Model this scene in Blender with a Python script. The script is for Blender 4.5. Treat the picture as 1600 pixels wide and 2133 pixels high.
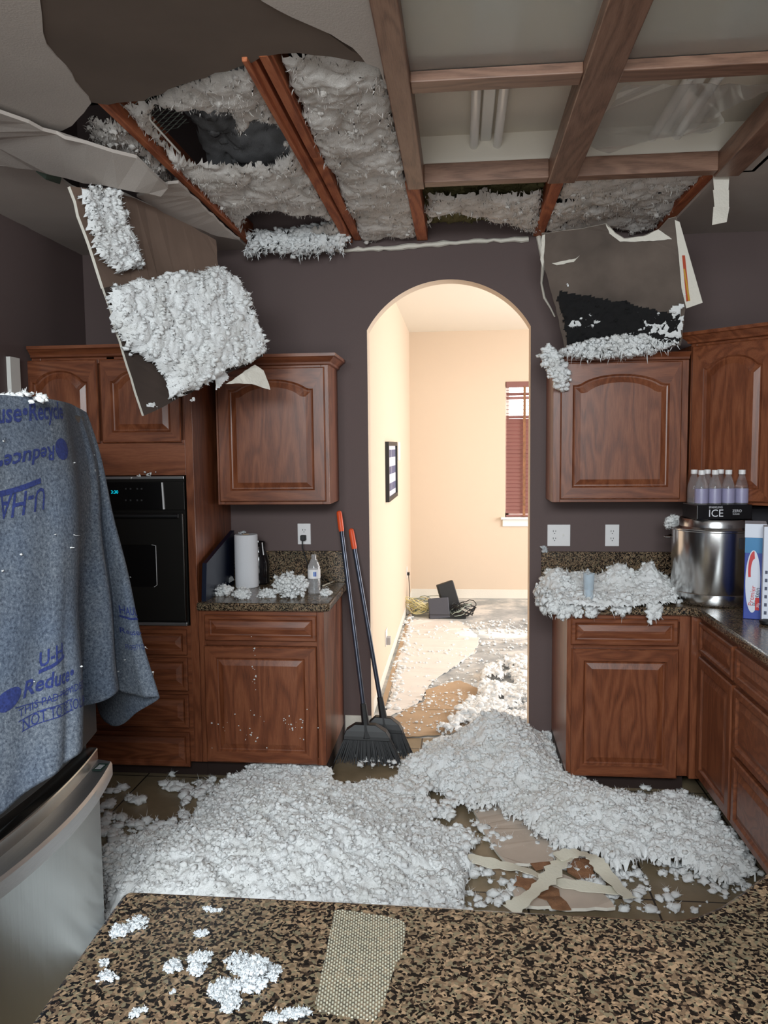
import bpy, bmesh, math, random
import numpy as np
from mathutils import Vector, Matrix
random.seed(7); RNG = np.random.default_rng(7)
S = bpy.context.scene; COL = S.collection
for o in list(bpy.data.objects): bpy.data.objects.remove(o)

# ------------------------------------------------------------------ camera
FPX, YAW, PIT, ROL, CD, CH = 1633.0, 0.0977, 0.083, -0.0103, 4.305, 1.664
_f = Vector((-math.sin(YAW)*math.cos(PIT), math.cos(YAW)*math.cos(PIT), -math.sin(PIT)))
_r = Vector((math.cos(YAW), math.sin(YAW), 0)); _u = _r.cross(_f)
_r2 = _r*math.cos(ROL)+_u*math.sin(ROL); _u2 = _u*math.cos(ROL)-_r*math.sin(ROL)
CAMP = Vector((0, -CD, CH))
cam = bpy.data.cameras.new('camera'); co = bpy.data.objects.new('camera', cam); COL.objects.link(co)
co.matrix_world = Matrix(((_r2.x,_u2.x,-_f.x,CAMP.x),(_r2.y,_u2.y,-_f.y,CAMP.y),(_r2.z,_u2.z,-_f.z,CAMP.z),(0,0,0,1)))
cam.sensor_fit = 'VERTICAL'; cam.sensor_height = 36; cam.lens = FPX/2133*36; cam.clip_start = .02; cam.clip_end = 100
S.camera = co

# ------------------------------------------------------------------ light, exposure
S.view_settings.view_transform = 'Standard'; S.view_settings.look = 'None'
S.view_settings.exposure = 0.0; S.view_settings.gamma = 1
wd = bpy.data.worlds.new('world'); S.world = wd; wd.use_nodes = True
wd.node_tree.nodes['Background'].inputs[0].default_value = (.62, .74, .85, 1)
wd.node_tree.nodes['Background'].inputs[1].default_value = .26
def area(name, loc, target, sx, sy, power, color, spread=math.pi):
    l = bpy.data.lights.new(name, 'AREA'); l.shape = 'RECTANGLE'; l.size = sx; l.size_y = sy
    l.energy = power; l.color = color; l.spread = spread
    o = bpy.data.objects.new(name, l); COL.objects.link(o); o.location = loc
    o.rotation_euler = (Vector(target)-Vector(loc)).to_track_quat('-Z', 'Y').to_euler(); return o
area('window_light_rear', (-.3, -5.9, 2.1), (-.1, -1.6, .6), 2.6, 1.2, 46, (.90, .97, 1.0))
area('fill_light_high', (-.25, -5.3, 2.55), (-.3, -2.1, .3), 2.2, .7, 84, (.90, .97, 1.0), 2.3)  # added fill lamp, stands in for sky light falling on floor and island
area('fill_light_low', (-.3, -5.9, .9), (0, -1.2, 2.7), 2.6, .9, 17, (.96, .97, .96), 2.2)  # added fill lamp aimed up to brighten the ceiling, like ground bounce
area('window_light_passage', (3.1, 1.9, 1.6), (-.5, 2.2, .9), 2.4, 1.9, 165, (.98, .99, 1.0))

sl = bpy.data.lights.new('sun_beam_passage', 'SPOT'); sl.energy = 700; sl.spot_size = math.radians(7); sl.spot_blend = .5; sl.shadow_soft_size = .02; sl.color = (1, .96, .88)
so = bpy.data.objects.new('sun_beam_passage', sl); COL.objects.link(so); so.location = (3.3, 2.9, 1.9); so.rotation_euler = (Vector((.34, 2.62, 0))-Vector(so.location)).to_track_quat('-Z', 'Y').to_euler()
# ------------------------------------------------------------------ pixel rays (the photo's frame, 1600 x 2133) -> points in the room
def ray(px, py): return (_f*FPX + _r2*(px-800) - _u2*(py-1066.5))
def PY(px, py, Y): d = ray(px, py); return CAMP + d*((Y-CAMP.y)/d.y)
def PZ(px, py, Z): d = ray(px, py); return CAMP + d*((Z-CAMP.z)/d.z)
def PX(px, py, X): d = ray(px, py); return CAMP + d*((X-CAMP.x)/d.x)
def PD(px, py, dep): return CAMP + ray(px, py)*(dep/FPX)
def PP(px, py, o, n): d = ray(px, py); return CAMP + d*((o-CAMP).dot(n)/d.dot(n))

# ------------------------------------------------------------------ materials
MATS = {}
def srgb(r, g, b):
    return tuple((c/255/12.92 if c/255 < .04045 else ((c/255+.055)/1.055)**2.4) for c in (r, g, b))+(1,)
def newmat(name):
    m = bpy.data.materials.new(name); m.use_nodes = True; MATS[name] = m
    return m, m.node_tree, m.node_tree.nodes['Principled BSDF']
def N(nt, t, **k):
    n = nt.nodes.new(t)
    for a, b in k.items():
        if a.startswith('i_'):
            key = a[2:]; n.inputs[int(key) if key.isdigit() else key.replace('_', ' ')].default_value = b
        else: setattr(n, a, b)
    return n
def simple(name, col, rough=.5, metal=0, bump=0, bscale=200, var=0, vscale=6, **kw):
    m, nt, b = newmat(name); b.inputs['Base Color'].default_value = col
    b.inputs['Roughness'].default_value = rough; b.inputs['Metallic'].default_value = metal
    for k, v in kw.items(): b.inputs[k.replace('_', ' ')].default_value = v
    tc = N(nt, 'ShaderNodeTexCoord')
    if bump:
        n = N(nt, 'ShaderNodeTexNoise', i_Scale=bscale, i_Detail=4.0); bp = N(nt, 'ShaderNodeBump', i_Strength=bump, i_Distance=.004)
        nt.links.new(tc.outputs['Object'], n.inputs['Vector']); nt.links.new(n.outputs[0], bp.inputs['Height']); nt.links.new(bp.outputs[0], b.inputs['Normal'])
    if var:
        n = N(nt, 'ShaderNodeTexNoise', i_Scale=vscale, i_Detail=6.0); r = N(nt, 'ShaderNodeValToRGB')
        r.color_ramp.elements[0].position = .3; r.color_ramp.elements[1].position = .7
        r.color_ramp.elements[0].color = tuple(c*(1-var) for c in col[:3])+(1,); r.color_ramp.elements[1].color = tuple(min(1, c*(1+var)) for c in col[:3])+(1,)
        nt.links.new(tc.outputs['Object'], n.inputs['Vector']); nt.links.new(n.outputs[0], r.inputs[0]); nt.links.new(r.outputs[0], b.inputs['Base Color'])
    return m
def ramp(nt, stops, interp='LINEAR'):
    r = N(nt, 'ShaderNodeValToRGB'); r.color_ramp.interpolation = interp; e = r.color_ramp.elements
    while len(e) < len(stops): e.new(.5)
    for i, (p, c) in enumerate(stops): e[i].position = p; e[i].color = c
    return r
def wood(name, axis, c_dark, c_mid, c_light, rough=.38, coat=.25):
    m, nt, b = newmat(name)
    tc = N(nt, 'ShaderNodeTexCoord'); oi = N(nt, 'ShaderNodeObjectInfo')
    add = N(nt, 'ShaderNodeVectorMath', operation='ADD'); sc = N(nt, 'ShaderNodeVectorMath', operation='SCALE'); sc.inputs['Scale'].default_value = 3.1
    cmb = N(nt, 'ShaderNodeCombineXYZ')
    for k in range(3): nt.links.new(oi.outputs['Random'], cmb.inputs[k])
    nt.links.new(cmb.outputs[0], sc.inputs[0]); nt.links.new(tc.outputs['Object'], add.inputs[0]); nt.links.new(sc.outputs[0], add.inputs[1])
    s = {'z': ((1, 1, .07), (1, 1, .16)), 'x': ((.07, 1, 1), (.16, 1, 1)), 'y': ((1, .07, 1), (1, .16, 1))}[axis]
    mp = N(nt, 'ShaderNodeMapping'); mp.inputs['Scale'].default_value = s[0]; nt.links.new(add.outputs[0], mp.inputs[0])
    mp2 = N(nt, 'ShaderNodeMapping'); mp2.inputs['Scale'].default_value = s[1]; nt.links.new(add.outputs[0], mp2.inputs[0])
    fine = N(nt, 'ShaderNodeTexNoise', i_Scale=240.0, i_Detail=5.0, i_Roughness=.7); nt.links.new(mp.outputs[0], fine.inputs['Vector'])
    big = N(nt, 'ShaderNodeTexNoise', i_Scale=6.5, i_Detail=2.0, i_Distortion=.4); nt.links.new(mp2.outputs[0], big.inputs['Vector'])
    mul = N(nt, 'ShaderNodeMath', operation='MULTIPLY', i_1=60.0); nt.links.new(big.outputs[0], mul.inputs[0])
    sn = N(nt, 'ShaderNodeMath', operation='SINE'); nt.links.new(mul.outputs[0], sn.inputs[0])
    m1 = N(nt, 'ShaderNodeMath', operation='MULTIPLY_ADD', i_1=.09, i_2=.27); nt.links.new(sn.outputs[0], m1.inputs[0])
    m2 = N(nt, 'ShaderNodeMath', operation='MULTIPLY_ADD', i_1=.56); nt.links.new(fine.outputs[0], m2.inputs[0]); nt.links.new(m1.outputs[0], m2.inputs[2])
    r = ramp(nt, [(.30, c_dark), (.55, c_mid), (.80, c_light)]); nt.links.new(m2.outputs[0], r.inputs[0]); nt.links.new(r.outputs[0], b.inputs['Base Color'])
    b.inputs['Roughness'].default_value = rough; b.inputs['Coat Weight'].default_value = coat; b.inputs['Coat Roughness'].default_value = .25
    bp = N(nt, 'ShaderNodeBump', i_Strength=.12, i_Distance=.002); nt.links.new(m2.outputs[0], bp.inputs['Height']); nt.links.new(bp.outputs[0], b.inputs['Normal'])
    return m
OAKC = (srgb(76, 38, 22), srgb(120, 66, 40), srgb(144, 88, 58))
OZ = wood('oak_vertical', 'z', *OAKC); OX = wood('oak_horizontal', 'x', *OAKC); OY = wood('oak_lengthwise', 'y', *OAKC)
JO = wood('joist_pine', 'y', srgb(105, 48, 26), srgb(168, 92, 56), srgb(196, 122, 80), .7, 0)
BEAM = wood('beam_oak_y', 'y', srgb(84, 58, 44), srgb(128, 94, 76), srgb(150, 116, 96), .5, .1)
BEAMX = wood('beam_oak_x', 'x', srgb(84, 58, 44), srgb(128, 94, 76), srgb(150, 116, 96), .5, .1)
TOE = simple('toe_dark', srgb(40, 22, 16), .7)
WALL = simple('wall_taupe', srgb(96, 80, 78), .75, bump=.15, bscale=260)
TAN = simple('wall_tan', srgb(216, 196, 174), .8, bump=.12, bscale=260)
CEILP = simple('ceiling_paint', srgb(184, 174, 166), .85, bump=.25, bscale=180, var=.04)
CEIL2 = simple('ceiling_white', srgb(230, 222, 208), .85, bump=.15, bscale=180)
BROWNP = simple('brown_paper', srgb(98, 84, 74), .85, var=.12, vscale=4)
GYP = simple('gypsum', srgb(226, 220, 208), .9, bump=.5, bscale=120)
KRAFT = simple('board_back', srgb(108, 88, 76), .85, var=.2, vscale=3)
WHITE = simple('white_paint', srgb(236, 234, 228), .5)
PLAST = simple('white_plastic', srgb(232, 230, 230), .35)
BLACK = simple('black_plastic', srgb(18, 18, 20), .5)
BLKR = simple('black_bristle', srgb(16, 16, 20), .6)
ORANGE = simple('orange_grip', srgb(226, 82, 34), .45)
SLATE = simple('slate_metal_handle', srgb(66, 70, 82), .28, metal=.55)
WIRE = simple('dark_slot', srgb(14, 12, 12), .6)
CARD = simple('cardboard', srgb(172, 146, 118), .85, var=.10, vscale=5)
PINKP = simple('drywall_paper', srgb(196, 180, 166), .9, var=.08, vscale=8)
TAPE = simple('joint_tape', srgb(222, 217, 200), .85, bump=.3, bscale=100, var=.06)
RUST = simple('brown_fibre', srgb(138, 98, 70), .95, bump=.6, bscale=160, var=.25, vscale=30)
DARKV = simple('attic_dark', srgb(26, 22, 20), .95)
BLIND = simple('blind_wood', srgb(132, 88, 82), .5)
NAVY = simple('navy_vinyl', srgb(16, 24, 44), .3)
YCAB = simple('yellow_cable', srgb(216, 204, 150), .5)
GCAB = simple('grey_cable', srgb(150, 160, 150), .5)
INK = simple('print_ink', srgb(42, 54, 112), .95, var=.4, vscale=150)
CYAN = simple('cyan_display', (0, .6, .8, 1), .5); CYAN.node_tree.nodes['Principled BSDF'].inputs['Emission Color'].default_value = (0, .65, .85, 1); CYAN.node_tree.nodes['Principled BSDF'].inputs['Emission Strength'].default_value = 1.0
WTXT = simple('white_print', srgb(225, 225, 230), .6)
BLKG = simple('black_glass', srgb(10, 10, 11), .08)
BLKS = simple('black_stainless', srgb(42, 40, 38), .35, metal=.6)
TUBE = simple('tube_glass', srgb(250, 248, 244), .25)
def fluffmat(name, col, dirt):
    m, nt, b = newmat(name); tc = N(nt, 'ShaderNodeTexCoord')
    n = N(nt, 'ShaderNodeTexNoise', i_Scale=9.0, i_Detail=6.0); nt.links.new(tc.outputs['Object'], n.inputs['Vector'])
    r = ramp(nt, [(.3, dirt), (.55, col)]); nt.links.new(n.outputs[0], r.inputs[0]); nt.links.new(r.outputs[0], b.inputs['Base Color'])
    b.inputs['Roughness'].default_value = 1; b.inputs['Specular IOR Level'].default_value = .05
    n2 = N(nt, 'ShaderNodeTexNoise', i_Scale=170.0, i_Detail=6.0, i_Roughness=.7, i_Distortion=.6); nt.links.new(tc.outputs['Object'], n2.inputs['Vector'])
    bp = N(nt, 'ShaderNodeBump', i_Strength=.8, i_Distance=.006); nt.links.new(n2.outputs[0], bp.inputs['Height']); nt.links.new(bp.outputs[0], b.inputs['Normal'])
    return m
FLUFF = fluffmat('insulation_white', srgb(248, 249, 249), srgb(238, 238, 236))
FLUFFC = fluffmat('insulation_ceiling', srgb(228, 222, 216), srgb(200, 192, 184))
FLUFFI = fluffmat('insulation_tufts', srgb(222, 226, 230), srgb(206, 210, 212))
FLUFFG = fluffmat('insulation_attic_shaded', srgb(150, 150, 152), srgb(110, 108, 108))  # insulation up in the attic, its shade put into the grey
FLUFFY = fluffmat('batt_yellow', srgb(128, 122, 86), srgb(88, 82, 58))
def granite():
    m, nt, b = newmat('granite'); tc = N(nt, 'ShaderNodeTexCoord')
    nz = N(nt, 'ShaderNodeTexNoise', i_Scale=60.0, i_Detail=2.0); nt.links.new(tc.outputs['Object'], nz.inputs['Vector'])
    mx = N(nt, 'ShaderNodeMix', data_type='RGBA', blend_type='LINEAR_LIGHT', i_0=.007); nt.links.new(tc.outputs['Object'], mx.inputs[6]); nt.links.new(nz.outputs['Color'], mx.inputs[7])
    v = N(nt, 'ShaderNodeTexVoronoi', i_Scale=205.0); nt.links.new(mx.outputs[2], v.inputs['Vector'])
    sp = N(nt, 'ShaderNodeSeparateColor'); nt.links.new(v.outputs['Color'], sp.inputs[0])
    r = ramp(nt, [(0, srgb(24, 20, 18)), (.16, srgb(56, 44, 36)), (.30, srgb(110, 92, 74)), (.50, srgb(136, 114, 92)), (.72, srgb(118, 108, 88)), (.88, srgb(158, 134, 108))], 'CONSTANT'); nt.links.new(sp.outputs[0], r.inputs[0])
    v2 = N(nt, 'ShaderNodeTexVoronoi', i_Scale=210.0); nt.links.new(mx.outputs[2], v2.inputs['Vector'])
    sp2 = N(nt, 'ShaderNodeSeparateColor'); nt.links.new(v2.outputs['Color'], sp2.inputs[0])
    r2 = ramp(nt, [(0, (0, 0, 0, 1)), (.80, (0, 0, 0, 1)), (.82, (1, 1, 1, 1))], 'CONSTANT'); nt.links.new(sp2.outputs[1], r2.inputs[0])
    m2 = N(nt, 'ShaderNodeMix', data_type='RGBA'); nt.links.new(r2.outputs[0], m2.inputs[0]); nt.links.new(r.outputs[0], m2.inputs[6]); m2.inputs[7].default_value = srgb(18, 15, 14)
    n3 = N(nt, 'ShaderNodeTexNoise', i_Scale=5.0, i_Detail=3.0); nt.links.new(tc.outputs['Object'], n3.inputs['Vector'])
    r3 = ramp(nt, [(.35, (.72, .74, .72, 1)), (.65, (1.0, .94, .9, 1))]); nt.links.new(n3.outputs[0], r3.inputs[0])
    m3 = N(nt, 'ShaderNodeMix', data_type='RGBA', blend_type='MULTIPLY', i_0=1.0); nt.links.new(m2.outputs[2], m3.inputs[6]); nt.links.new(r3.outputs[0], m3.inputs[7])
    nt.links.new(m3.outputs[2], b.inputs['Base Color']); b.inputs['Roughness'].default_value = .22
    return m
GRAN = granite()
def tilemat():
    m, nt, b = newmat('floor_tile'); tc = N(nt, 'ShaderNodeTexCoord')
    mp = N(nt, 'ShaderNodeMapping'); mp.inputs['Location'].default_value = (.22, .1, 0); nt.links.new(tc.outputs['Object'], mp.inputs[0])
    br = N(nt, 'ShaderNodeTexBrick', offset=0.0, i_Scale=1.0, i_Mortar_Size=.004, i_Brick_Width=.46, i_Row_Height=.46, i_Mortar_Smooth=.1)
    br.inputs['Color1'].default_value = srgb(150, 134, 108); br.inputs['Color2'].default_value = srgb(136, 122, 100); br.inputs['Mortar'].default_value = srgb(44, 38, 34)
    nt.links.new(mp.outputs[0], br.inputs['Vector'])
    n = N(nt, 'ShaderNodeTexNoise', i_Scale=7.0, i_Detail=8.0, i_Roughness=.65); nt.links.new(tc.outputs['Object'], n.inputs['Vector'])
    r = ramp(nt, [(.3, (.66, .64, .6, 1)), (.7, (1.05, 1.0, .95, 1))]); nt.links.new(n.outputs[0], r.inputs[0])
    mx = N(nt, 'ShaderNodeMix', data_type='RGBA', blend_type='MULTIPLY', i_0=1.0); nt.links.new(br.outputs['Color'], mx.inputs[6]); nt.links.new(r.outputs[0], mx.inputs[7])
    nt.links.new(mx.outputs[2], b.inputs['Base Color']); b.inputs['Roughness'].default_value = .42
    bp = N(nt, 'ShaderNodeBump', i_Strength=.5, i_Distance=.003, invert=True); nt.links.new(br.outputs['Fac'], bp.inputs['Height']); nt.links.new(bp.outputs[0], b.inputs['Normal'])
    return m
TILE = tilemat()
def slabmat():
    m, nt, b = newmat('bare_slab'); tc = N(nt, 'ShaderNodeTexCoord')
    n = N(nt, 'ShaderNodeTexNoise', i_Scale=2.2, i_Detail=9.0, i_Roughness=.68); nt.links.new(tc.outputs['Object'], n.inputs['Vector'])
    r = ramp(nt, [(.36, srgb(128, 134, 138)), (.50, srgb(170, 172, 172)), (.60, srgb(214, 210, 204))]); nt.links.new(n.outputs[0], r.inputs[0])
    nt.links.new(r.outputs[0], b.inputs['Base Color']); b.inputs['Roughness'].default_value = .55
    return m
SLAB = slabmat()
def blanketmat():
    m, nt, b = newmat('felt_blanket'); tc = N(nt, 'ShaderNodeTexCoord')
    n = N(nt, 'ShaderNodeTexNoise', i_Scale=130.0, i_Detail=7.0, i_Roughness=.8); nt.links.new(tc.outputs['Object'], n.inputs['Vector'])
    r = ramp(nt, [(.30, srgb(30, 34, 48)), (.46, srgb(90, 100, 114)), (.58, srgb(120, 130, 142)), (.75, srgb(176, 180, 186))]); nt.links.new(n.outputs[0], r.inputs[0])
    n2 = N(nt, 'ShaderNodeTexNoise', i_Scale=5.0, i_Detail=4.0); nt.links.new(tc.outputs['Object'], n2.inputs['Vector'])
    r2 = ramp(nt, [(.38, (.80, .84, .92, 1)), (.62, (1, .97, .95, 1))]); nt.links.new(n2.outputs[0], r2.inputs[0])
    mx = N(nt, 'ShaderNodeMix', data_type='RGBA', blend_type='MULTIPLY', i_0=1.0); nt.links.new(r.outputs[0], mx.inputs[6]); nt.links.new(r2.outputs[0], mx.inputs[7])
    nt.links.new(mx.outputs[2], b.inputs['Base Color']); b.inputs['Roughness'].default_value = 1
    bp = N(nt, 'ShaderNodeBump', i_Strength=.5, i_Distance=.003); nt.links.new(n.outputs[0], bp.inputs['Height']); nt.links.new(bp.outputs[0], b.inputs['Normal'])
    return m
FELT = blanketmat()
def steelmat(name, axis, rough=.30, base=(208, 210, 212), aniso=False, arot=0.0):
    m, nt, b = newmat(name); tc = N(nt, 'ShaderNodeTexCoord'); mp = N(nt, 'ShaderNodeMapping')
    mp.inputs['Scale'].default_value = {'z': (1, 1, .01), 'y': (1, .01, 1), 'x': (.01, 1, 1)}[axis]; nt.links.new(tc.outputs['Object'], mp.inputs[0])
    n = N(nt, 'ShaderNodeTexNoise', i_Scale=500.0, i_Detail=3.0); nt.links.new(mp.outputs[0], n.inputs['Vector'])
    r = ramp(nt, [(.3, tuple(c*.9 for c in srgb(*base)[:3])+(1,)), (.7, srgb(*base))]); nt.links.new(n.outputs[0], r.inputs[0]); nt.links.new(r.outputs[0], b.inputs['Base Color'])
    b.inputs['Metallic'].default_value = 1; b.inputs['Roughness'].default_value = rough
    if aniso:
        b.inputs['Anisotropic'].default_value = .9; tg = N(nt, 'ShaderNodeTangent', direction_type='RADIAL', axis='Z'); nt.links.new(tg.outputs[0], b.inputs['Tangent']); b.inputs['Anisotropic Rotation'].default_value = arot
    bp = N(nt, 'ShaderNodeBump', i_Strength=.04, i_Distance=.001); nt.links.new(n.outputs[0], bp.inputs['Height']); nt.links.new(bp.outputs[0], b.inputs['Normal'])
    return m
STEEL = steelmat('stainless', 'z', .26, (184, 188, 188), True, 0.25); STEELY = steelmat('stainless_y', 'y'); STEELP = steelmat('pot_steel', 'z', .20, (222, 222, 222))
def glassy(name, col, rough, trans=1.0, alpha=1.0, ior=1.3):
    m, nt, b = newmat(name); b.inputs['Base Color'].default_value = col; b.inputs['Roughness'].default_value = rough
    b.inputs['Transmission Weight'].default_value = trans; b.inputs['Alpha'].default_value = alpha; b.inputs['IOR'].default_value = ior; return m
CLEAR = glassy('clear_plastic', (.95, .97, 1, 1), .06, .85, .55, 1.4); FROST = glassy('frosted_panel', (.9, .92, .9, 1), .55, .9, 1, 1.1)
TORN = glassy('torn_film', (.85, .9, .92, 1), .15, .9, .45, 1.2); GLASSB = glassy('blue_tumbler', (.78, .88, .96, 1), .15, .55, .75, 1.3)
SKYM = simple('outdoor_glow', (1, 1, 1, 1), 1); _b = SKYM.node_tree.nodes['Principled BSDF']; _b.inputs['Emission Color'].default_value = (1, .98, .96, 1); _b.inputs['Emission Strength'].default_value = 6.0
def matmat():
    m, nt, b = newmat('dotted_mat'); tc = N(nt, 'ShaderNodeTexCoord'); mp = N(nt, 'ShaderNodeMapping')
    mp.inputs['Rotation'].default_value = (0, 0, .7); nt.links.new(tc.outputs['Object'], mp.inputs[0])
    sc = N(nt, 'ShaderNodeVectorMath', operation='SCALE'); sc.inputs['Scale'].default_value = 180.0; nt.links.new(mp.outputs[0], sc.inputs[0])
    fr = N(nt, 'ShaderNodeVectorMath', operation='FRACTION'); nt.links.new(sc.outputs[0], fr.inputs[0])
    sub = N(nt, 'ShaderNodeVectorMath', operation='SUBTRACT'); sub.inputs[1].default_value = (.5, .5, 0); nt.links.new(fr.outputs[0], sub.inputs[0])
    ml = N(nt, 'ShaderNodeVectorMath', operation='MULTIPLY'); ml.inputs[1].default_value = (1, 1, 0); nt.links.new(sub.outputs[0], ml.inputs[0])
    ln = N(nt, 'ShaderNodeVectorMath', operation='LENGTH'); nt.links.new(ml.outputs[0], ln.inputs[0])
    lt = N(nt, 'ShaderNodeMath', operation='LESS_THAN', i_1=.24); nt.links.new(ln.outputs['Value'], lt.inputs[0])
    mx = N(nt, 'ShaderNodeMix', data_type='RGBA'); mx.inputs[6].default_value = srgb(150, 140, 120); mx.inputs[7].default_value = srgb(226, 224, 204); nt.links.new(lt.outputs[0], mx.inputs[0])
    n = N(nt, 'ShaderNodeTexNoise', i_Scale=22.0, i_Detail=6.0); nt.links.new(tc.outputs['Object'], n.inputs['Vector'])
    al = N(nt, 'ShaderNodeMath', operation='MULTIPLY_ADD', i_1=.42, i_2=.20, use_clamp=True); nt.links.new(lt.outputs[0], al.inputs[0])
    nt.links.new(mx.outputs[2], b.inputs['Base Color']); nt.links.new(al.outputs[0], b.inputs['Alpha']); b.inputs['Roughness'].default_value = .5
    return m
DOTS = matmat()

# ------------------------------------------------------------------ mesh helpers
class MB:
    def __init__(s): s.v = []; s.f = []; s.mi = []
    def add(s, vs, fs, mi=0):
        k = len(s.v); s.v += [tuple(v) for v in vs]; s.f += [tuple(i+k for i in f) for f in fs]; s.mi += [mi]*len(fs); return s
    def box(s, lo, hi, mi=0, M=None):
        x0, y0, z0 = lo; x1, y1, z1 = hi
        vs = [Vector(p) for p in ((x0,y0,z0),(x1,y0,z0),(x1,y1,z0),(x0,y1,z0),(x0,y0,z1),(x1,y0,z1),(x1,y1,z1),(x0,y1,z1))]
        if M: vs = [M @ v for v in vs]
        return s.add(vs, [(0,3,2,1),(4,5,6,7),(0,1,5,4),(1,2,6,5),(2,3,7,6),(3,0,4,7)], mi)
    def lathe(s, prof, n=32, c=(0,0,0), mi=0, M=None):
        vs = []
        for r, z in prof:
            for i in range(n):
                a = 2*math.pi*i/n; p = Vector((c[0]+r*math.cos(a), c[1]+r*math.sin(a), c[2]+z)); vs.append(M @ p if M else p)
        fs = [(j*n+i, j*n+(i+1) % n, (j+1)*n+(i+1) % n, (j+1)*n+i) for j in range(len(prof)-1) for i in range(n)]
        fs.append(tuple(range(n-1, -1, -1))); fs.append(tuple((len(prof)-1)*n+i for i in range(n)))
        return s.add(vs, fs, mi)
    def tube(s, pts, r, n=8, mi=0):
        pts = [Vector(p) for p in pts]; vs = []; up = None
        rr = r if isinstance(r, (list, tuple)) else [r]*len(pts)
        for i, p in enumerate(pts):
            t = (pts[min(i+1, len(pts)-1)]-pts[max(i-1, 0)])
            t = t.normalized() if t.length > 1e-9 else Vector((0,0,1))
            if up is None: up = t.orthogonal().normalized()
            up = (up - t*up.dot(t)); up = up.normalized() if up.length > 1e-6 else t.orthogonal().normalized()
            w = t.cross(up)
            for k in range(n):
                a = 2*math.pi*k/n; vs.append(p+(up*math.cos(a)+w*math.sin(a))*rr[i])
        m = len(pts); fs = [(j*n+i, j*n+(i+1) % n, (j+1)*n+(i+1) % n, (j+1)*n+i) for j in range(m-1) for i in range(n)]
        fs.append(tuple(range(n-1, -1, -1))); fs.append(tuple((m-1)*n+i for i in range(n)))
        return s.add(vs, fs, mi)
    def slab(s, poly, n, t, mi=0, side=None):
        """3-D outline extruded by n*t"""
        n = Vector(n); k = len(poly); a = [Vector(p) for p in poly]; b = [p+n*t for p in a]
        s.add(a+b, [tuple(range(k)), tuple(range(2*k-1, k-1, -1))], mi)
        s.f += [tuple(len(s.v)-2*k+i for i in (j, (j+1) % k, k+(j+1) % k, k+j)) for j in range(k)]; s.mi += [mi if side is None else side]*k
        return s
    def build(s, name, mats, parent=None, smooth=False, bevel=0, tri=False, origin=None):
        me = bpy.data.meshes.new(name)
        o3 = Vector(origin) if origin is not None else None
        vs = s.v if o3 is None else [tuple(Vector(v)-o3) for v in s.v]
        me.from_pydata(vs, [], s.f)
        ms = mats if isinstance(mats, (list, tuple)) else [mats]
        for m in ms: me.materials.append(m)
        me.polygons.foreach_set('material_index', s.mi)
        bm = bmesh.new(); bm.from_mesh(me); bmesh.ops.recalc_face_normals(bm, faces=bm.faces)
        if tri: bmesh.ops.triangulate(bm, faces=[f for f in bm.faces if len(f.verts) > 4])
        bm.to_mesh(me); bm.free()
        if smooth: me.polygons.foreach_set('use_smooth', [True]*len(me.polygons))
        o = bpy.data.objects.new(name, me); COL.objects.link(o)
        if o3 is not None: o.location = o3
        if parent is not None:
            o.parent = parent
            o.matrix_parent_inverse = parent_inv(parent)
        if smooth == 'auto':
            me.polygons.foreach_set('use_smooth', [True]*len(me.polygons))
            me.set_sharp_from_angle(angle=.6)
        if bevel:
            md = o.modifiers.new('bevel', 'BEVEL'); md.width = bevel; md.segments = 2; md.limit_method = 'ANGLE'
        return o
def wmat(q):
    B = Matrix.Translation(q.location)
    return (wmat(q.parent) @ q.matrix_parent_inverse @ B) if q.parent else B
def parent_inv(p): return wmat(p).inverted()
def thing(name, label, cat, loc=(0,0,0), group=None, kind=None):
    o = bpy.data.objects.new(name, None); COL.objects.link(o); o.location = loc; o.empty_display_size = .05
    return tag(o, label, cat, group, kind)
def tag(o, label, cat, group=None, kind=None):
    o['label'] = label; o['category'] = cat
    if group: o['group'] = group
    if kind: o['kind'] = kind
    return o
def struct(o): o['kind'] = 'structure'; return o
def subdiv(poly, step, jit=0, seed=1):
    """2-D/3-D outline with extra points, jittered: a torn edge"""
    rnd = random.Random(seed); out = []; k = len(poly)
    for i in range(k):
        a = Vector(poly[i]); b = Vector(poly[(i+1) % k]); n = max(1, int((b-a).length/step))
        for j in range(n):
            p = a.lerp(b, j/n)
            if j: p = p + Vector([rnd.uniform(-jit, jit) for _ in range(len(a))])
            out.append(p)
    return out

# ------------------------------------------------------------------ numpy noise and fluff
def h3(ix, iy, iz, s=0):
    n = (ix.astype(np.int64)*374761393 + iy.astype(np.int64)*668265263 + iz.astype(np.int64)*2147483647 + s*974634777) & 0xffffffff
    n = ((n ^ (n >> 13))*1274126177) & 0xffffffff; n = (n ^ (n >> 16)) & 0xffffffff
    return n/4294967295.0
def vnoise(p, s=0):
    i = np.floor(p).astype(np.int64); f = p-i; f = f*f*(3-2*f); r = 0
    for dx in (0, 1):
        for dy in (0, 1):
            for dz in (0, 1):
                w = (f[..., 0] if dx else 1-f[..., 0])*(f[..., 1] if dy else 1-f[..., 1])*(f[..., 2] if dz else 1-f[..., 2])
                r = r+w*h3(i[..., 0]+dx, i[..., 1]+dy, i[..., 2]+dz, s)
    return r
def fbm(p, o=4, s=0, g=.5):
    r = 0; a = 1; t = 0
    for k in range(o): r = r+a*vnoise(p*(2.03**k), s+k*7); t += a; a *= g
    return r/t
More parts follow.
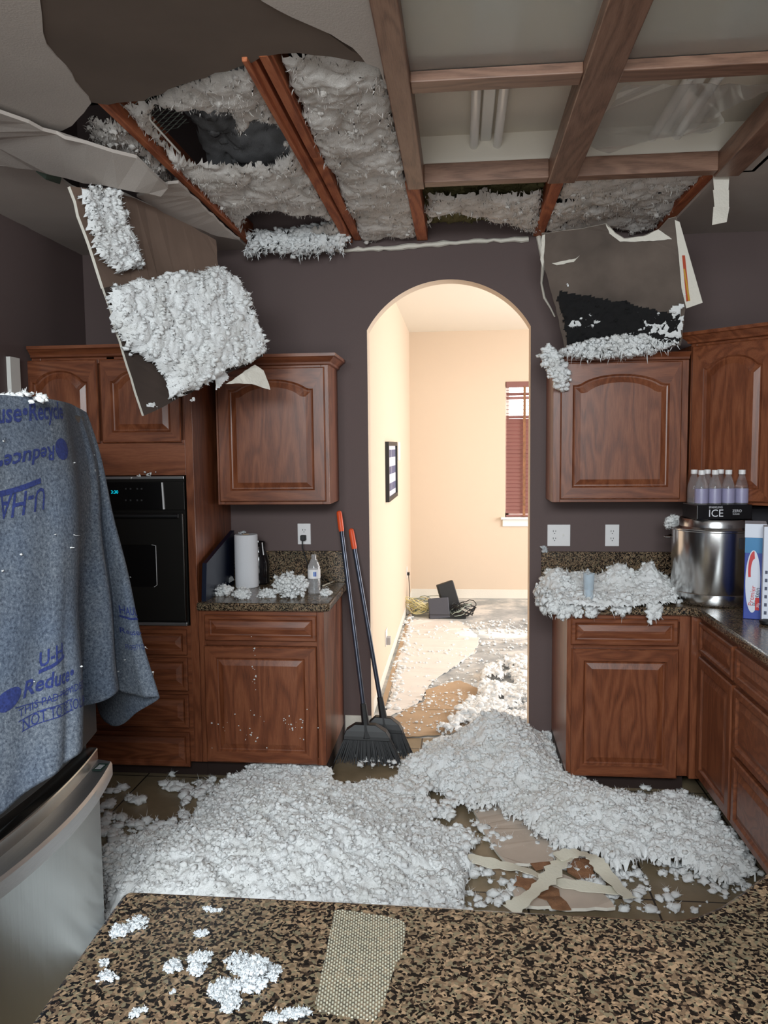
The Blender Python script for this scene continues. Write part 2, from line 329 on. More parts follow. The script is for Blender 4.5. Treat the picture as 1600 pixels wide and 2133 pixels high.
def blobs(u, v, cell, s=0):
    """cauliflower lumps: highest of random half-spheres; 0..1"""
    x = u/cell; y = v/cell; ix = np.floor(x).astype(np.int64); iy = np.floor(y).astype(np.int64); best = np.zeros_like(x); z = np.zeros_like(ix)
    for dx in (-1, 0, 1):
        for dy in (-1, 0, 1):
            cx = ix+dx; cy = iy+dy
            px = cx+h3(cx, cy, z, s); py = cy+h3(cx, cy, z, s+1); r = .45+.55*h3(cx, cy, z, s+2)
            d2 = ((x-px)**2+(y-py)**2)/(r*r); best = np.maximum(best, np.sqrt(np.clip(1-d2, 0, 1))*r)
    return best
def sdist(px, py, poly):
    """signed distance, positive inside"""
    poly = np.array([(p[0], p[1]) for p in poly], float); k = len(poly); d = np.full(px.shape, 1e9); ins = np.zeros(px.shape, bool)
    for i in range(k):
        a = poly[i]; b = poly[(i+1) % k]; e = b-a; L = max(1e-12, e@e)
        t = np.clip(((px-a[0])*e[0]+(py-a[1])*e[1])/L, 0, 1); dd = np.hypot(px-a[0]-t*e[0], py-a[1]-t*e[1]); d = np.minimum(d, dd)
        c = (a[1] > py) != (b[1] > py)
        with np.errstate(divide='ignore', invalid='ignore'):
            xi = (b[0]-a[0])*(py-a[1])/(b[1]-a[1]+1e-30)+a[0]
        ins ^= c & (px < xi)
    return np.where(ins, d, -d)
def icov(sub):
    bm = bmesh.new(); bmesh.ops.create_icosphere(bm, subdivisions=sub, radius=1)
    v = np.array([x.co[:] for x in bm.verts]); f = np.array([[x.index for x in q.verts] for q in bm.faces]); bm.free(); return v, f
ICO = {1: icov(1), 2: icov(2), 3: icov(3)}
VAR = {}
for lv in (1, 2, 3):
    VAR[lv] = []
    for k in range(10):
        v, f = ICO[lv]; off = np.array([k*7.3, k*3.1, k*11.7])
        n = fbm(v*1.7+off, 3, k); n2 = vnoise(v*4.5+off, k+50); rd = 1-np.abs(2*vnoise(v*2.3+off, k+33)-1); r = .30+.8*(n-.25)+.55*(n2-.4)+.42*rd**2
        if lv >= 2: r = r+.45*(1-np.abs(2*vnoise(v*6+off, k+90)-1)-.5)
        VAR[lv].append(v*np.clip(r, .12, 2)[:, None])
def tufts(P, Sz, level=2, flat=.7, s=0, up=None):
    """merged lumps at points P (n,3) with radii Sz -> verts, faces"""
    rg = np.random.default_rng(s+3); V = []; F = []; k = 0
    if len(P) == 0: return np.zeros((0, 3)), np.zeros((0, 3), int)
    f = ICO[level][1]
    for p, z in zip(P, Sz):
        v = VAR[level][rg.integers(10)]; q = rg.normal(size=(3, 3)); q, _ = np.linalg.qr(q)
        w = (v@q)*z*np.array([1, 1, flat])*rg.uniform(.75, 1.3, 3); V.append(w+p); F.append(f+k); k += len(v)
    return np.concatenate(V), np.concatenate(F)
def shards(P, Sz, D, s=0):
    """thin ragged flakes: two crossed tapering triangles along D"""
    rg = np.random.default_rng(s+5); n = len(P)
    if n == 0: return np.zeros((0, 3)), np.zeros((0, 3), int)
    a = rg.normal(size=(n, 3)); a -= (a*D).sum(1)[:, None]*D; a /= np.linalg.norm(a, axis=1)[:, None]; b = np.cross(D, a)
    tip = P+D*Sz[:, None]; w = Sz[:, None]*rg.uniform(.05, .16, (n, 1)); mid = P+D*Sz[:, None]*.5+a*w*rg.uniform(-1, 1, (n, 1))
    V = np.stack([P+a*w, P-a*w, P+b*w, mid+a*w*.6, mid-a*w*.6+b*w*.3, tip], 1).reshape(-1, 3)
    F = np.array([[0,1,4],[0,4,3],[1,2,4],[2,0,3],[2,3,4],[3,4,5],[0,2,1]]); F = (F[None]+6*np.arange(n)[:, None, None]).reshape(-1, 3)
    return V, F
def fibres(P, L, D, s=0, w=.0005):
    """fine bent fibres standing off the lumps"""
    rg = np.random.default_rng(s+15); n = len(P)
    if n == 0: return np.zeros((0, 3)), np.zeros((0, 3), int)
    a = rg.normal(size=(n, 3)); a -= (a*D).sum(1)[:, None]*D; a /= np.linalg.norm(a, axis=1)[:, None]; b = np.cross(D, a); L = L[:, None]; w = w*rg.uniform(.6, 1.6, (n, 1))
    bend = b*L*rg.uniform(-.45, .45, (n, 1)); m = P+D*L*.55+bend*.3; t = P+D*L+bend
    V = np.stack([P+a*w, P-a*w, m+a*w, m-a*w, t], 1).reshape(-1, 3); F = np.array([[0,1,3],[0,3,2],[2,3,4]]); return V, (F[None]+5*np.arange(n)[:, None, None]).reshape(-1, 3)
def nmesh(name, parts, mat, parent=None, smooth=True):
    V = []; F = []; k = 0
    for v, f in parts:
        if len(v) == 0: continue
        V.append(v); F.append([f+k]); k += len(v)
    V = np.concatenate(V); me = bpy.data.meshes.new(name)
    loops = []; starts = []; tot = 0
    for q in F:
        q = q[0]; w = q.shape[1]; loops.append(q.reshape(-1)); starts.append(tot+np.arange(len(q))*w); tot += q.size
    loops = np.concatenate(loops).astype(np.int32); starts = np.concatenate(starts).astype(np.int32)
    c = V.mean(0); c[2] = V[:, 2].min(); V = V-c
    me.vertices.add(len(V)); me.vertices.foreach_set('co', V.astype(np.float32).ravel())
    me.loops.add(len(loops)); me.loops.foreach_set('vertex_index', loops)
    me.polygons.add(len(starts)); me.polygons.foreach_set('loop_start', starts)
    me.update(calc_edges=True); me.validate()
    if smooth: me.polygons.foreach_set('use_smooth', [True]*len(me.polygons))
    me.materials.append(mat); o = bpy.data.objects.new(name, me); COL.objects.link(o); o.location = Vector(c)
    if parent: o.parent = parent; o.matrix_parent_inverse = parent_inv(parent)
    return o
def sheet(polys, O, U, V, Nn, thick, res=.008, edge=.06, rag=.03, lump=(.05, .022), amp=1.0, s=0, holes=(), wear=0, tuft=0, tsize=.02, sh=0, shsize=.03, shdir=None, hfun=None, fill=.5, tl=2, fib=None, flen=.013):
    """fluffy layer over plane outlines: lumpy height field, ragged rim, loose tufts and hanging flakes"""
    O = np.array(O, float); U = np.array(U, float); V = np.array(V, float); Nn = np.array(Nn, float)
    allp = np.array([(q[0], q[1]) for p in polys for q in p]); lo = allp.min(0)-.05; hi = allp.max(0)+.05
    us = np.arange(lo[0], hi[0], res); vs = np.arange(lo[1], hi[1], res); u, v = np.meshgrid(us, vs, indexing='ij')
    sd = np.full(u.shape, -1e9)
    for p in polys: sd = np.maximum(sd, sdist(u, v, p))
    for p in holes: sd = np.minimum(sd, -sdist(u, v, p))
    z0 = np.zeros_like(u)
    P3 = np.stack([u, v, z0], -1)
    sd = sd+rag*2*(fbm(P3/.07, 3, s)-.5)+rag*.9*(fbm(P3/.018, 2, s+9)-.5)
    if wear: sd = np.minimum(sd, (fbm(P3/.11, 4, s+31)-wear)*.25)
    e = np.clip(sd/edge, 0, 1); e = np.sqrt(e*(2-e))
    b = blobs(u, v, lump[0], s)*lump[0]*.8+blobs(u+.3*lump[1], v, lump[1], s+5)*lump[1]*.8+(fbm(P3/.012, 3, s+3)-.5)*.016
    h = thick*e*(fill+(1-fill)*2*fbm(P3/.25, 3, s+17))+amp*b*np.clip(.25+e, 0, 1)
    if hfun is not None: h = h+hfun(u, v, sd)
    w = .006*(np.stack([fbm(P3/.02, 2, s+41), fbm(P3/.02, 2, s+43)], -1)-.5)*2
    pts = O+(u+w[..., 0])[..., None]*U+(v+w[..., 1])[..., None]*V+h[..., None]*Nn
    keep = sd > 0; idx = np.full(u.shape, -1); 
    c = keep[:-1, :-1] & keep[1:, :-1] & keep[1:, 1:] & keep[:-1, 1:]
    used = np.zeros(u.shape, bool); used[:-1, :-1] |= c; used[1:, :-1] |= c; used[1:, 1:] |= c; used[:-1, 1:] |= c
    idx[used] = np.arange(used.sum()); i, j = np.nonzero(c)
    Q = np.stack([idx[i, j], idx[i+1, j], idx[i+1, j+1], idx[i, j+1]], -1)
    if np.dot(np.cross(U, V), Nn) < 0: Q = Q[:, ::-1]
    parts = [(pts[used], Q)]; rg = np.random.default_rng(s)
    cand = pts[used]; sdu = sd[used]
    if tuft and len(cand):
        k = rg.choice(len(cand), tuft); parts.append(tufts(cand[k]+rg.normal(size=(tuft, 3))*.004, tsize*rg.uniform(.35, 1.15, tuft), tl, .75, s))
    if fib is None: fib = int(min(60000, len(cand)*.55))
    if fib and len(cand):
        src = parts[-1][0] if tuft else cand; k1 = rg.choice(len(cand), fib//2); k2 = rg.choice(len(src), fib-fib//2)
        Pn = np.concatenate([cand[k1], src[k2]]); D = rg.normal(size=Pn.shape)*.75+Nn; D /= np.linalg.norm(D, axis=1)[:, None]
        parts.append(fibres(Pn, flen*rg.uniform(.3, 1.3, len(Pn))**1.5, D, s))
    if sh and len(cand):
        wgt = np.exp(-np.clip(sdu, 0, None)/.03)+.08; wgt /= wgt.sum(); k = rg.choice(len(cand), sh, p=wgt)
        D = rg.normal(size=(sh, 3))*.5+(np.array(shdir) if shdir is not None else Nn); D /= np.linalg.norm(D, axis=1)[:, None]
        parts.append(shards(cand[k], shsize*rg.uniform(.3, 1.2, sh), D, s))
    return parts
def zpoly(pts, Z): return [tuple(PZ(x, y, Z)[:2]) for x, y in pts]
UX, UY, UZ = (1,0,0), (0,1,0), (0,0,1)
ZC = 2.748; XW0, XW1 = -2.102, 1.73; YR = -5.2; HP = 2.887; YF = 4.228; XP0, XP1 = -.545, 3.4
AX0, AX1 = -.505, .375; WT = .115
# ------------------------------------------------------------------ room shell
def boxo(name, lo, hi, mat, **k): return MB().box(lo, hi).build(name, mat, **k)
struct(boxo('floor', (XW0-.1, YR-2.5, -.06), (XW1+.1, WT*.5, 0), TILE))
struct(boxo('floor.001', (XP0-.1, WT*.5, -.06), (XP1+.1, YF+.1, -.002), SLAB))
struct(boxo('wall_left', (XW0-.1, YR, 0), (XW0, 0, 3.7), WALL))
struct(boxo('wall_right', (XW1, YR, 0), (XW1+.1, 0, 3.7), WALL))
# back wall with the arched opening
zs = PY(763, 688, 0).z; zt = PY(935, 582, 0).z; wv = (AX1-AX0)/2; rise = zt-zs; Ra = (wv*wv+rise*rise)/(2*rise); cxa = (AX0+AX1)/2; cza = zt-Ra
a0 = math.asin(wv/Ra); arch = [(cxa+Ra*math.sin(-a0+2*a0*i/40), cza+Ra*math.cos(-a0+2*a0*i/40)) for i in range(41)]
m = MB()
top = 3.7; x0w, x1w = XW0-.1, XW1+.1
ring = [(AX0, 0)]+arch+[(AX1, 0)]
for yy in (0, WT):
    k = len(m.v)
    m.add([(x0w, yy, 0), (AX0, yy, 0), (AX0, yy, arch[0][1]), (x0w, yy, arch[0][1])], [(0,1,2,3)], 0 if yy == 0 else 1)
    m.add([(x1w, yy, 0), (AX1, yy, 0), (AX1, yy, arch[-1][1]), (x1w, yy, arch[-1][1])], [(0,1,2,3)], 0 if yy == 0 else 1)
    m.add([(x0w, yy, arch[0][1]), (AX0, yy, arch[0][1]), (AX0, yy, top), (x0w, yy, top)], [(0,1,2,3)], 0 if yy == 0 else 1)
    m.add([(x1w, yy, arch[0][1]), (AX1, yy, arch[0][1]), (AX1, yy, top), (x1w, yy, top)], [(0,1,2,3)], 0 if yy == 0 else 1)
    for (xa, za), (xb, zb) in zip(arch[:-1], arch[1:]):
        m.add([(xa, yy, za), (xb, yy, zb), (xb, yy, top), (xa, yy, top)], [(0,1,2,3)], 0 if yy == 0 else 1)
for (xa, za), (xb, zb) in zip(ring[:-1], ring[1:]): m.add([(xa, 0, za), (xb, 0, zb), (xb, WT, zb), (xa, WT, za)], [(0,1,2,3)], 1)
struct(m.build('wall_back', [WALL, TAN]))
struct(boxo('wall_left.001', (XP0-.1, WT, 0), (XP0, YF, HP), TAN))
# far wall with the blind window opening
wx0 = PY(1053, 900, YF).x; wx1 = wx0+.92; wz1 = PY(1080, 795, YF).z; wz0 = PY(1080, 1077, YF).z
m = MB().box((XP0-.1, YF, 0), (wx0, YF+.12, HP)).box((wx1, YF, 0), (XP1+.1, YF+.12, HP)).box((wx0, YF, 0), (wx1, YF+.12, wz0)).box((wx0, YF, wz1), (wx1, YF+.12, HP))
struct(m.build('wall_far', TAN))
struct(boxo('wall_right.001', (XP1, WT, 0), (XP1+.1, YF, HP), TAN))
struct(boxo('ceiling.001', (XP0-.1, WT, HP), (XP1+.1, YF+.1, HP+.05), CEIL2))
# window: frame, pane, sill, bright yard outside
w = thing('window_1', '', ''); del w['label']; del w['category']; struct(w); w.location = (wx0, YF, wz0)
m = MB()
for lo, hi in (((wx0, YF+.06, wz0), (wx0+.04, YF+.11, wz1)), ((wx1-.04, YF+.06, wz0), (wx1, YF+.11, wz1)), ((wx0, YF+.06, wz0), (wx1, YF+.11, wz0+.04)), ((wx0, YF+.06, wz1-.04), (wx1, YF+.11, wz1)), ((wx0, YF+.065, (wz0+wz1)/2-.02), (wx1, YF+.105, (wz0+wz1)/2+.02))): m.box(lo, hi)
m.build('window_frame', WHITE, w)
boxo('window_pane', (wx0+.03, YF+.08, wz0+.03), (wx1-.03, YF+.084, wz1-.03), SKYM, parent=w)
m = MB().box((wx0-.05, YF-.06, wz0-.022), (wx1+.05, YF+.06, wz0)).box((wx0-.03, YF-.02, wz0-.10), (wx1+.03, YF, wz0-.022)); m.build('window_sill', WHITE, w, bevel=.004)
# wooden blind
bl = thing('window_blind', 'closed reddish brown wooden slat blind hanging in the far room window', 'blind', (wx0+.4, YF+.01, wz1))
MB().box((wx0+.005, YF-.01, wz1-.06), (wx1-.005, YF+.045, wz1)).build('headrail', BLIND, bl, bevel=.004)
k = 0; z = wz1-.09
while z > wz0+.03 and k < 60:
    t = (wz1-z)/(wz1-wz0); ang = math.radians(8 if .12 < t < .24 or t < .07 else 68 if t > .28 else 40)
    M = Matrix.Translation((0, YF+.02, z)) @ Matrix.Rotation(ang, 4, 'X')
    MB().box((wx0+.01, -.024, -.0015), (wx1-.01, .024, .0015), M=M).build('slat', BLIND, bl); z -= .0405; k += 1
for xx in (wx0+.2, wx1-.2): MB().box((xx-.014, YF-.012, wz0+.01), (xx+.014, YF-.010, wz1-.05)).build('ladder_tape', RUST, bl)
MB().box((wx0+.01, YF, wz0+.004), (wx1-.01, YF+.035, wz0+.022)).build('bottom_rail', BLIND, bl)
# stripped baseboard lines
struct(boxo('trim_1', (XP0, YF-.004, 0), (XP1, YF, .10), GYP)); struct(boxo('trim_2', (XP0, WT, 0), (XP0+.004, YF-.004, .085), GYP))
struct(boxo('trim_3', (-.655, -.004, .0), (AX0-.002, 0, PY(745, 1490, 0).z), GYP))
tag(boxo('tack_strip', (XP0+.03, .5, 0), (XP0+.062, YF-.1, .009), CARD), 'long thin wooden carpet tack strip nailed along the passage left wall', 'tack strip')
struct(boxo('trim_4', (XW0, -.80, 1.0), (XW0+.02, -.72, 2.10), WHITE))

# ------------------------------------------------------------------ ceiling of the kitchen: board with the light box and the collapsed part cut away
ym = zpoly([(0, 232), (60, 255), (118, 278), (190, 215)], ZC)
def cpiece(name, px, mat, z=ZC, t=.013, jit=.006, seed=1, extra=None, step=.04):
    poly = subdiv([Vector(p) for p in (zpoly(px, z) if extra is None else extra)], step, jit, seed)
    m = MB().slab([(p.x, p.y, z) for p in poly], UZ, t); return m.build(name, mat, tri=True)
BX0, BX1 = -.218, 1.12
# painted skin, left and centre, and the bare brown board between them
A_ = [(190, 215), (172, 190), (150, 155), (120, 122), (98, 95), (90, 70), (88, 40), (83, 0), (78, -60)]
C_ = [(520, -30), (545, 2), (580, 22), (640, 50), (690, 72), (735, 100), (752, 118), (762, 132)]
big = lambda L: zpoly(L, ZC)
lp = big(A_)+[(-.95, -3.0), (-1.2, YR), (XW0, YR)]+[(XW0, PZ(-60, 228, ZC).y)]+big([(0, 232), (60, 255), (118, 278), (150, 262)])
struct(cpiece('ceiling', None, CEILP, extra=lp, seed=2, jit=.004))
cp = big(C_)+big([(790, 142), (800, 175)])+[(BX0, PZ(800, 175, ZC).y), (BX0, YR), (-1.0, YR), (-.75, -3.0)]
struct(cpiece('ceiling.002', None, CEILP, extra=cp, seed=3, jit=.004))
bp_ = big([(190, 217), (225, 222), (300, 214), (350, 190), (430, 165), (500, 142), (545, 122), (620, 114), (690, 122), (766, 134)])+[(-.45, -2.35), (-.5, -2.8), (-.9, YR), (-1.35, YR), (-1.3, -2.9)]+big([(60, -60), (70, 60), (90, 110), (150, 180)])
struct(cpiece('ceiling.003', None, BROWNP, extra=bp_, z=ZC+.005, seed=4, jit=.008))
# strip between tear and left wall
F_ = big([(0, 345), (70, 352), (125, 372), (150, 392), (170, 400), (240, 398), (330, 440), (420, 470), (480, 486)])
fp = F_+[(PZ(500, 500, ZC).x, 0), (XW0, 0), (XW0, PZ(-100, 330, ZC).y)]
struct(cpiece('ceiling.004', None, CEILP, extra=fp, seed=5, jit=.003))
jr_ = PZ(1462, 395, ZC+.012).x; rp = [(jr_, 0), (XW1, 0), (XW1, YR), (1.085, YR), (1.085, -.93), (jr_, -.93)]
struct(cpiece('ceiling.005', None, CEILP, extra=rp, seed=6, jit=0))
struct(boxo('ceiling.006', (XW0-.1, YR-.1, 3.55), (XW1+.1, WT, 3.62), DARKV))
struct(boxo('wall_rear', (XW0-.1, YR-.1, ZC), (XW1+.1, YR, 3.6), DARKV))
# sagging sheets
def sag(name, px, depths, mat, label, cat='drywall sheet', t=.012, step=.05, jit=.006, seed=1):
    """torn sheet: outline points each with own height; a fan mesh with thickness"""
    P = [PZ(x, y, z) for (x, y), z in zip(px, depths)]; P = subdiv(P, step, jit, seed)
    m = MB().slab(P, UZ, t); o = m.build(name, mat, tri=True, origin=P[0]); return tag(o, label, cat)
sag('sagging_ceiling_sheet', [(-30, 222), (0, 236), (60, 257), (118, 280), (135, 290), (180, 300), (235, 318), (285, 330), (330, 374), (350, 392), (335, 410), (280, 400), (210, 385), (140, 372), (70, 354), (0, 344), (-30, 338)],
    [2.72, 2.72, 2.72, 2.72, 2.70, 2.70, 2.69, 2.69, 2.66, 2.66, 2.64, 2.64, 2.66, 2.68, 2.70, 2.71, 2.72], CEILP, 'pale ceiling drywall sheet sagging at far upper left beside the torn hole', seed=8)
sag('torn_ceiling_corner', [(285, 410), (350, 384), (372, 382), (470, 478), (500, 500), (440, 488), (380, 462), (330, 438)], [2.70, 2.71, 2.72, 2.72, 2.72, 2.70, 2.69, 2.69], CEILP, 'pale triangular ceiling drywall scrap between red joist and hanging slab', seed=9, jit=.004)
tag(MB().slab([PZ(75, 358, 2.70), PZ(100, 352, 2.70), PZ(128, 372, 2.70), PZ(125, 384, 2.70), PZ(95, 374, 2.69)], UZ, .004).build('torn_tape_scrap', simple('green_tape', srgb(84, 104, 92), .4)), 'dull green tape scrap stuck at the ceiling above left wall', 'tape')
# rough rim left along the top of the back wall
m = MB(); rim = [(500, 500), (560, 516), (640, 520), (715, 524), (800, 520), (900, 512), (1000, 505), (1115, 500)]
P = []
for (xa_, ya_), (xb_, yb_) in zip(rim[:-1], rim[1:]):
    for k in range(8): P.append(PY(xa_+(xb_-xa_)*k/8, ya_+(yb_-ya_)*k/8, 0)+Vector((0, 0, random.uniform(-.004, .004))))
m.tube([(p.x, -.012, p.z+.004) for p in P], [.008+.008*random.random() for _ in P], 6); tag(m.build('torn_drywall_rim', GYP), 'ragged pale strip of torn drywall running along top of brown wall above arch', 'drywall strip')

# ------------------------------------------------------------------ joists
def joist(x0, x1, y0, y1, label, z0=ZC+.012, h=.12, crack=None, mat=JO, xs=0):
    m = MB()
    lo = (x0, y0, z0); 
    def bx(a, b, y_0, y_1, zb):
        m.add([(a+xs, y_0, zb), (b+xs, y_0, zb), (b, y_1, zb), (a, y_1, zb), (a+xs, y_0, z0+h), (b+xs, y_0, z0+h), (b, y_1, z0+h), (a, y_1, z0+h)], [(0,3,2,1),(4,5,6,7),(0,1,5,4),(1,2,6,5),(2,3,7,6),(3,0,4,7)])
    if crack: 
        c = (x0+x1)/2; bx(x0, c-.004, y0, y1, z0); bx(c+.004, x1, y0, y1-.0, z0+.012); bx(x0+.008, c-.02, y0, y0*.55+y1*.45, z0-.019); bx(c+.012, x1-.006, y0, y0*.62+y1*.38, z0-.008)
    else: bx(x0, x1, y0, y1, z0)
    return tag(m.build('ceiling_joist', mat, bevel=.003, origin=(x0, y0, z0)), label, 'joist')
def jx(px, py, z=ZC+.012): return PZ(px, py, z)
ja = jx(716, 500), jx(747, 508); jb = jx(468, 462), jx(492, 478)
joist(ja[0].x, ja[1].x+.02, PZ(580, 118, ZC).y, -.01, 'thick doubled orange wooden joist left of the light box, split by a long crack', crack=True)
joist(jb[0].x-.01, jb[1].x, PZ(236, 222, ZC).y, -.01, 'thin reddish joist crossing the hole at far left', mat=JO)
LBY = -.92
joist(jx(862, 470).x, jx(882, 470).x+.01, LBY, -.01, 'short joist stub from corner of oak light frame to wall, nearest the arch')
joist(jx(1122, 460).x, jx(1148, 450).x, LBY, -.01, 'short red joist stub running behind middle beam of oak light frame')
joist(jx(1436, 400).x, jx(1462, 395).x, LBY, -.01, 'short dark joist stub at right end of oak light frame')

# ------------------------------------------------------------------ recessed light box
BZ = 2.94
m = MB(); bx0, bx1, by0, by1 = -.20, 1.16, -3.6, LBY-.01
t_ = .015
m.box((bx0, by0, BZ), (bx1, by1, BZ+t_)); m.box((bx0, by1-t_, ZC), (bx1, by1, BZ)); m.box((bx0, by0, ZC), (bx1, by0+t_, BZ)); m.box((bx0-t_, by0, ZC), (bx0, by1, BZ)); m.box((bx1, by0, ZC), (bx1+t_, by1, BZ))
struct(m.build('ceiling_recess', CEIL2))
fr = thing('light_box_grid', 'oak beam grid framing the recessed fluorescent light box in ceiling', 'ceiling light frame', (.4, -1.9, ZC))
ZB0 = ZC-.012; ZB1 = ZC+.07
rb = PZ(1486, 348, ZC).x, PZ(1512, 362, ZC).x
BE = [(-.218, -.147), (.359, .470), (max(rb[0], 1.02), max(rb[0], 1.02)+.10)]
for a, b in BE: MB().box((a, -3.6, ZB0), (b, LBY, ZB1)).build('beam', BEAM, fr, bevel=.004)
CBY = [(LBY-.065, LBY-.003), (-1.88, -1.80), (-2.84, -2.76), (-3.66, -3.6)]
for y0, y1 in CBY:
    for (a, b), (c, d) in ((BE[0], BE[1]), (BE[1], BE[2])):
        MB().box((b, y0, ZB0+.006), (c, y1, ZB1)).build('crosspiece', BEAMX, fr, bevel=.004)
def fixture(x, y0, y1, label):
    f = thing('fluorescent_fixture', label, 'ceiling light', (x, (y0+y1)/2, BZ), 'unlit twin tube fixtures in the light box')
    MB().box((x-.022, y0, BZ-.03), (x+.022, y1, BZ)).build('channel', WHITE, f, bevel=.004)
    for s in (-1, 1):
        MB().tube([(x+s*.048, y0+.02, BZ-.045), (x+s*.048, y1-.02, BZ-.045)], .0175, 16).build('tube', TUBE, f, smooth='auto')
        for yy in (y0+.01, y1-.03): MB().box((x+s*.048-.012, yy, BZ-.06), (x+s*.048+.012, yy+.02, BZ)).build('socket', WHITE, f, bevel=.002)
xa = PZ(1016, 250, BZ-.045).x; xb = PZ(1368, 310, BZ-.045).x
ye = PZ(1016, 318, BZ-.05).y
fixture(xa, ye-1.22, ye, 'twin tube fluorescent fixture in open left panel of oak frame')
fixture(xb, ye-.62, ye+.02, 'short twin tube fixture behind torn clear film, right panel by the wall')
fixture(xb, ye-2.0, ye-.78, 'twin tube fluorescent fixture behind frosted panel at top right corner')
def diff(x0, x1, y0, y1, label, mat=FROST):
    return tag(MB().box((x0, y0, ZB1-.045), (x1, y1, ZB1-.041)).build('light_diffuser_panel', mat), label, 'light diffuser')
diff(BE[0][1]+.001, BE[1][0]-.001, CBY[2][1], CBY[1][0], 'cloudy translucent diffuser panel nearest camera, left of middle beam')
diff(BE[1][1]+.001, BE[2][0]-.001, CBY[2][1], CBY[1][0], 'cloudy translucent diffuser panel at top right corner of the grid')
tp = [(1215, 300), (1270, 320), (1330, 300), (1400, 285), (1480, 275), (1510, 255), (1500, 235), (1600, 190), (1600, 175), (1300, 180)]
ix0, ix1 = BE[1][1]+.002, BE[2][0]-.002
P = [PZ(x, y, ZB1-.02) for x, y in tp]; P = [Vector((min(max(p.x, ix0), ix1), min(p.y, LBY-.07), p.z)) for p in P]
tag(MB().slab(subdiv(P, .03, .004, 3), UZ, .002).build('torn_diffuser_film', TORN, tri=True), 'torn clear plastic diffuser with ragged edge, right panel of grid nearest wall', 'light diffuser')
# dangling paper strip by the right end of the grid
sp = [PD(1503, 362, 3.2)+Vector((0,0,.02)), PD(1503, 395, 3.2), PD(1504, 430, 3.19), PD(1499, 468, 3.17)]
m = MB(); 
for i in range(3):
    a, b = sp[i], sp[i+1]; w_ = .033 if i else .036
    m.slab([a-Vector((w_,0,0)), a+Vector((w_,.01,0)), b+Vector((.031,.01,.012 if i == 2 else 0)), b-Vector((.029,0,0))], (0,1,0), .002)
tag(m.build('dangling_paper_strip', GYP), 'short pale strip of paper tape dangling from right end of light grid', 'tape strip')

# ------------------------------------------------------------------ blown insulation between the joists (nobody could count it)
ZI = ZC+.068; DN = (0, 0, -1)
def rect(x0, x1, y0, y1): return [(x0, y0), (x1, y0), (x1, y1), (x0, y1)]
JAx0, JAx1 = ja[0].x, ja[1].x+.02; JBx0, JBx1 = jb[0].x-.01, jb[1].x
def clipj(L, x0, x1): return [(min(max(x, x0), x1), min(y, -.03)) for x, y in subdiv([Vector(p) for p in zpoly(L, ZI)], .04)]
def holes_from(*pxs, z=ZI): return [zpoly(p, z) for p in pxs]
def bay(name, poly, label, mat=FLUFFC, hol=(), s=0, z=ZI, hf=None, tuft=50, sh=450, thick=.03, shsize=.022, wear=0, **k):
    parts = sheet([poly], (0,0,z), UX, UY, DN, thick, res=.0075, edge=.05, rag=.02, lump=(.10, .030), amp=.34, s=s, holes=hol, hfun=hf, tuft=tuft, tsize=.013, sh=sh, shsize=shsize, shdir=(0,0,-1.0), wear=wear, **k)
    return tag(nmesh(name, parts, mat), label, 'insulation', kind='stuff')
h1 = [(330, 200), (380, 205), (430, 208), (470, 206), (488, 215), (492, 255), (505, 272), (520, 235), (560, 232), (588, 250), (600, 300), (560, 332), (470, 328), (400, 320), (350, 290), (322, 260), (312, 228)]
h2 = [(505, 436), (540, 424), (600, 428), (660, 434), (690, 450), (650, 466), (600, 484), (540, 480), (500, 466)]
H1 = zpoly(h1, ZI); H2 = zpoly(h2, ZI)
def rise(u, v, sd): 
    a = sdist(u, v, H1); return -np.clip(.05+a, 0, .05)*0.0
bay('blown_insulation', clipj([(222,205),(300,196),(340,170),(420,140),(500,115),(560,92),(760,500),(492,492)], JBx1, JAx0), 'white blown insulation between the thin red joist and thick cracked joist', hol=(H1, H2), s=11, sh=700)
bay('blown_insulation', clipj([(580,92),(620,86),(690,92),(766,104),(800,110),(830,150),(880,400),(890,508),(740,516)], JAx1, BE[0][0]+.0), 'white blown insulation between the thick cracked joist and oak light grid', s=12, tuft=60)
bay('blown_insulation', zpoly([(186,222),(236,226),(330,318),(380,372),(372,400),(330,372),(300,330),(250,312),(190,282)], ZI), 'ragged white insulation left of thin red joist at ceiling tear', s=13, sh=500, tuft=60, wear=.30)
y5 = zpoly([(885, 395), (1125, 385), (1125, 470), (1060, 455), (1000, 440), (940, 425), (905, 430), (890, 470)], ZI)
bay('blown_insulation', y5, 'white insulation band between light grid and yellow batt above the arch', s=14, tuft=30, sh=400)
bay('glass_fibre_batt', rect(BE[0][1]-.03, jx(1130, 455).x, LBY+.1, -.03), 'dull olive yellow glass fibre batt above the arched opening', mat=FLUFFY, s=15, z=ZI+.06, tuft=60, sh=120, thick=.02)
bay('blown_insulation', rect(jx(1148, 450).x, jx(1440, 400).x, LBY, -.04), 'greyish insulation between the two short stubs right of arch', s=16, tuft=40, sh=450, wear=.22)
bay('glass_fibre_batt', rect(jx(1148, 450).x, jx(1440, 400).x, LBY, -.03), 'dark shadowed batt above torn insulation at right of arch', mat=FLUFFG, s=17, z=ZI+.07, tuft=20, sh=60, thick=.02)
# deeper loose insulation seen through the hole
def slope(u, v, sd): return -np.clip((-.9-v)*.35+.1, 0, .5)
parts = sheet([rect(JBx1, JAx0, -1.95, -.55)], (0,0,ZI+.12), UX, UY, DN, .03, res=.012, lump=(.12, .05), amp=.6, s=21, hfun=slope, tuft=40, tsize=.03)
tag(nmesh('attic_insulation', parts, FLUFFG), 'grey shadowed insulation heaped in attic behind the dark ceiling hole', 'insulation', kind='stuff')
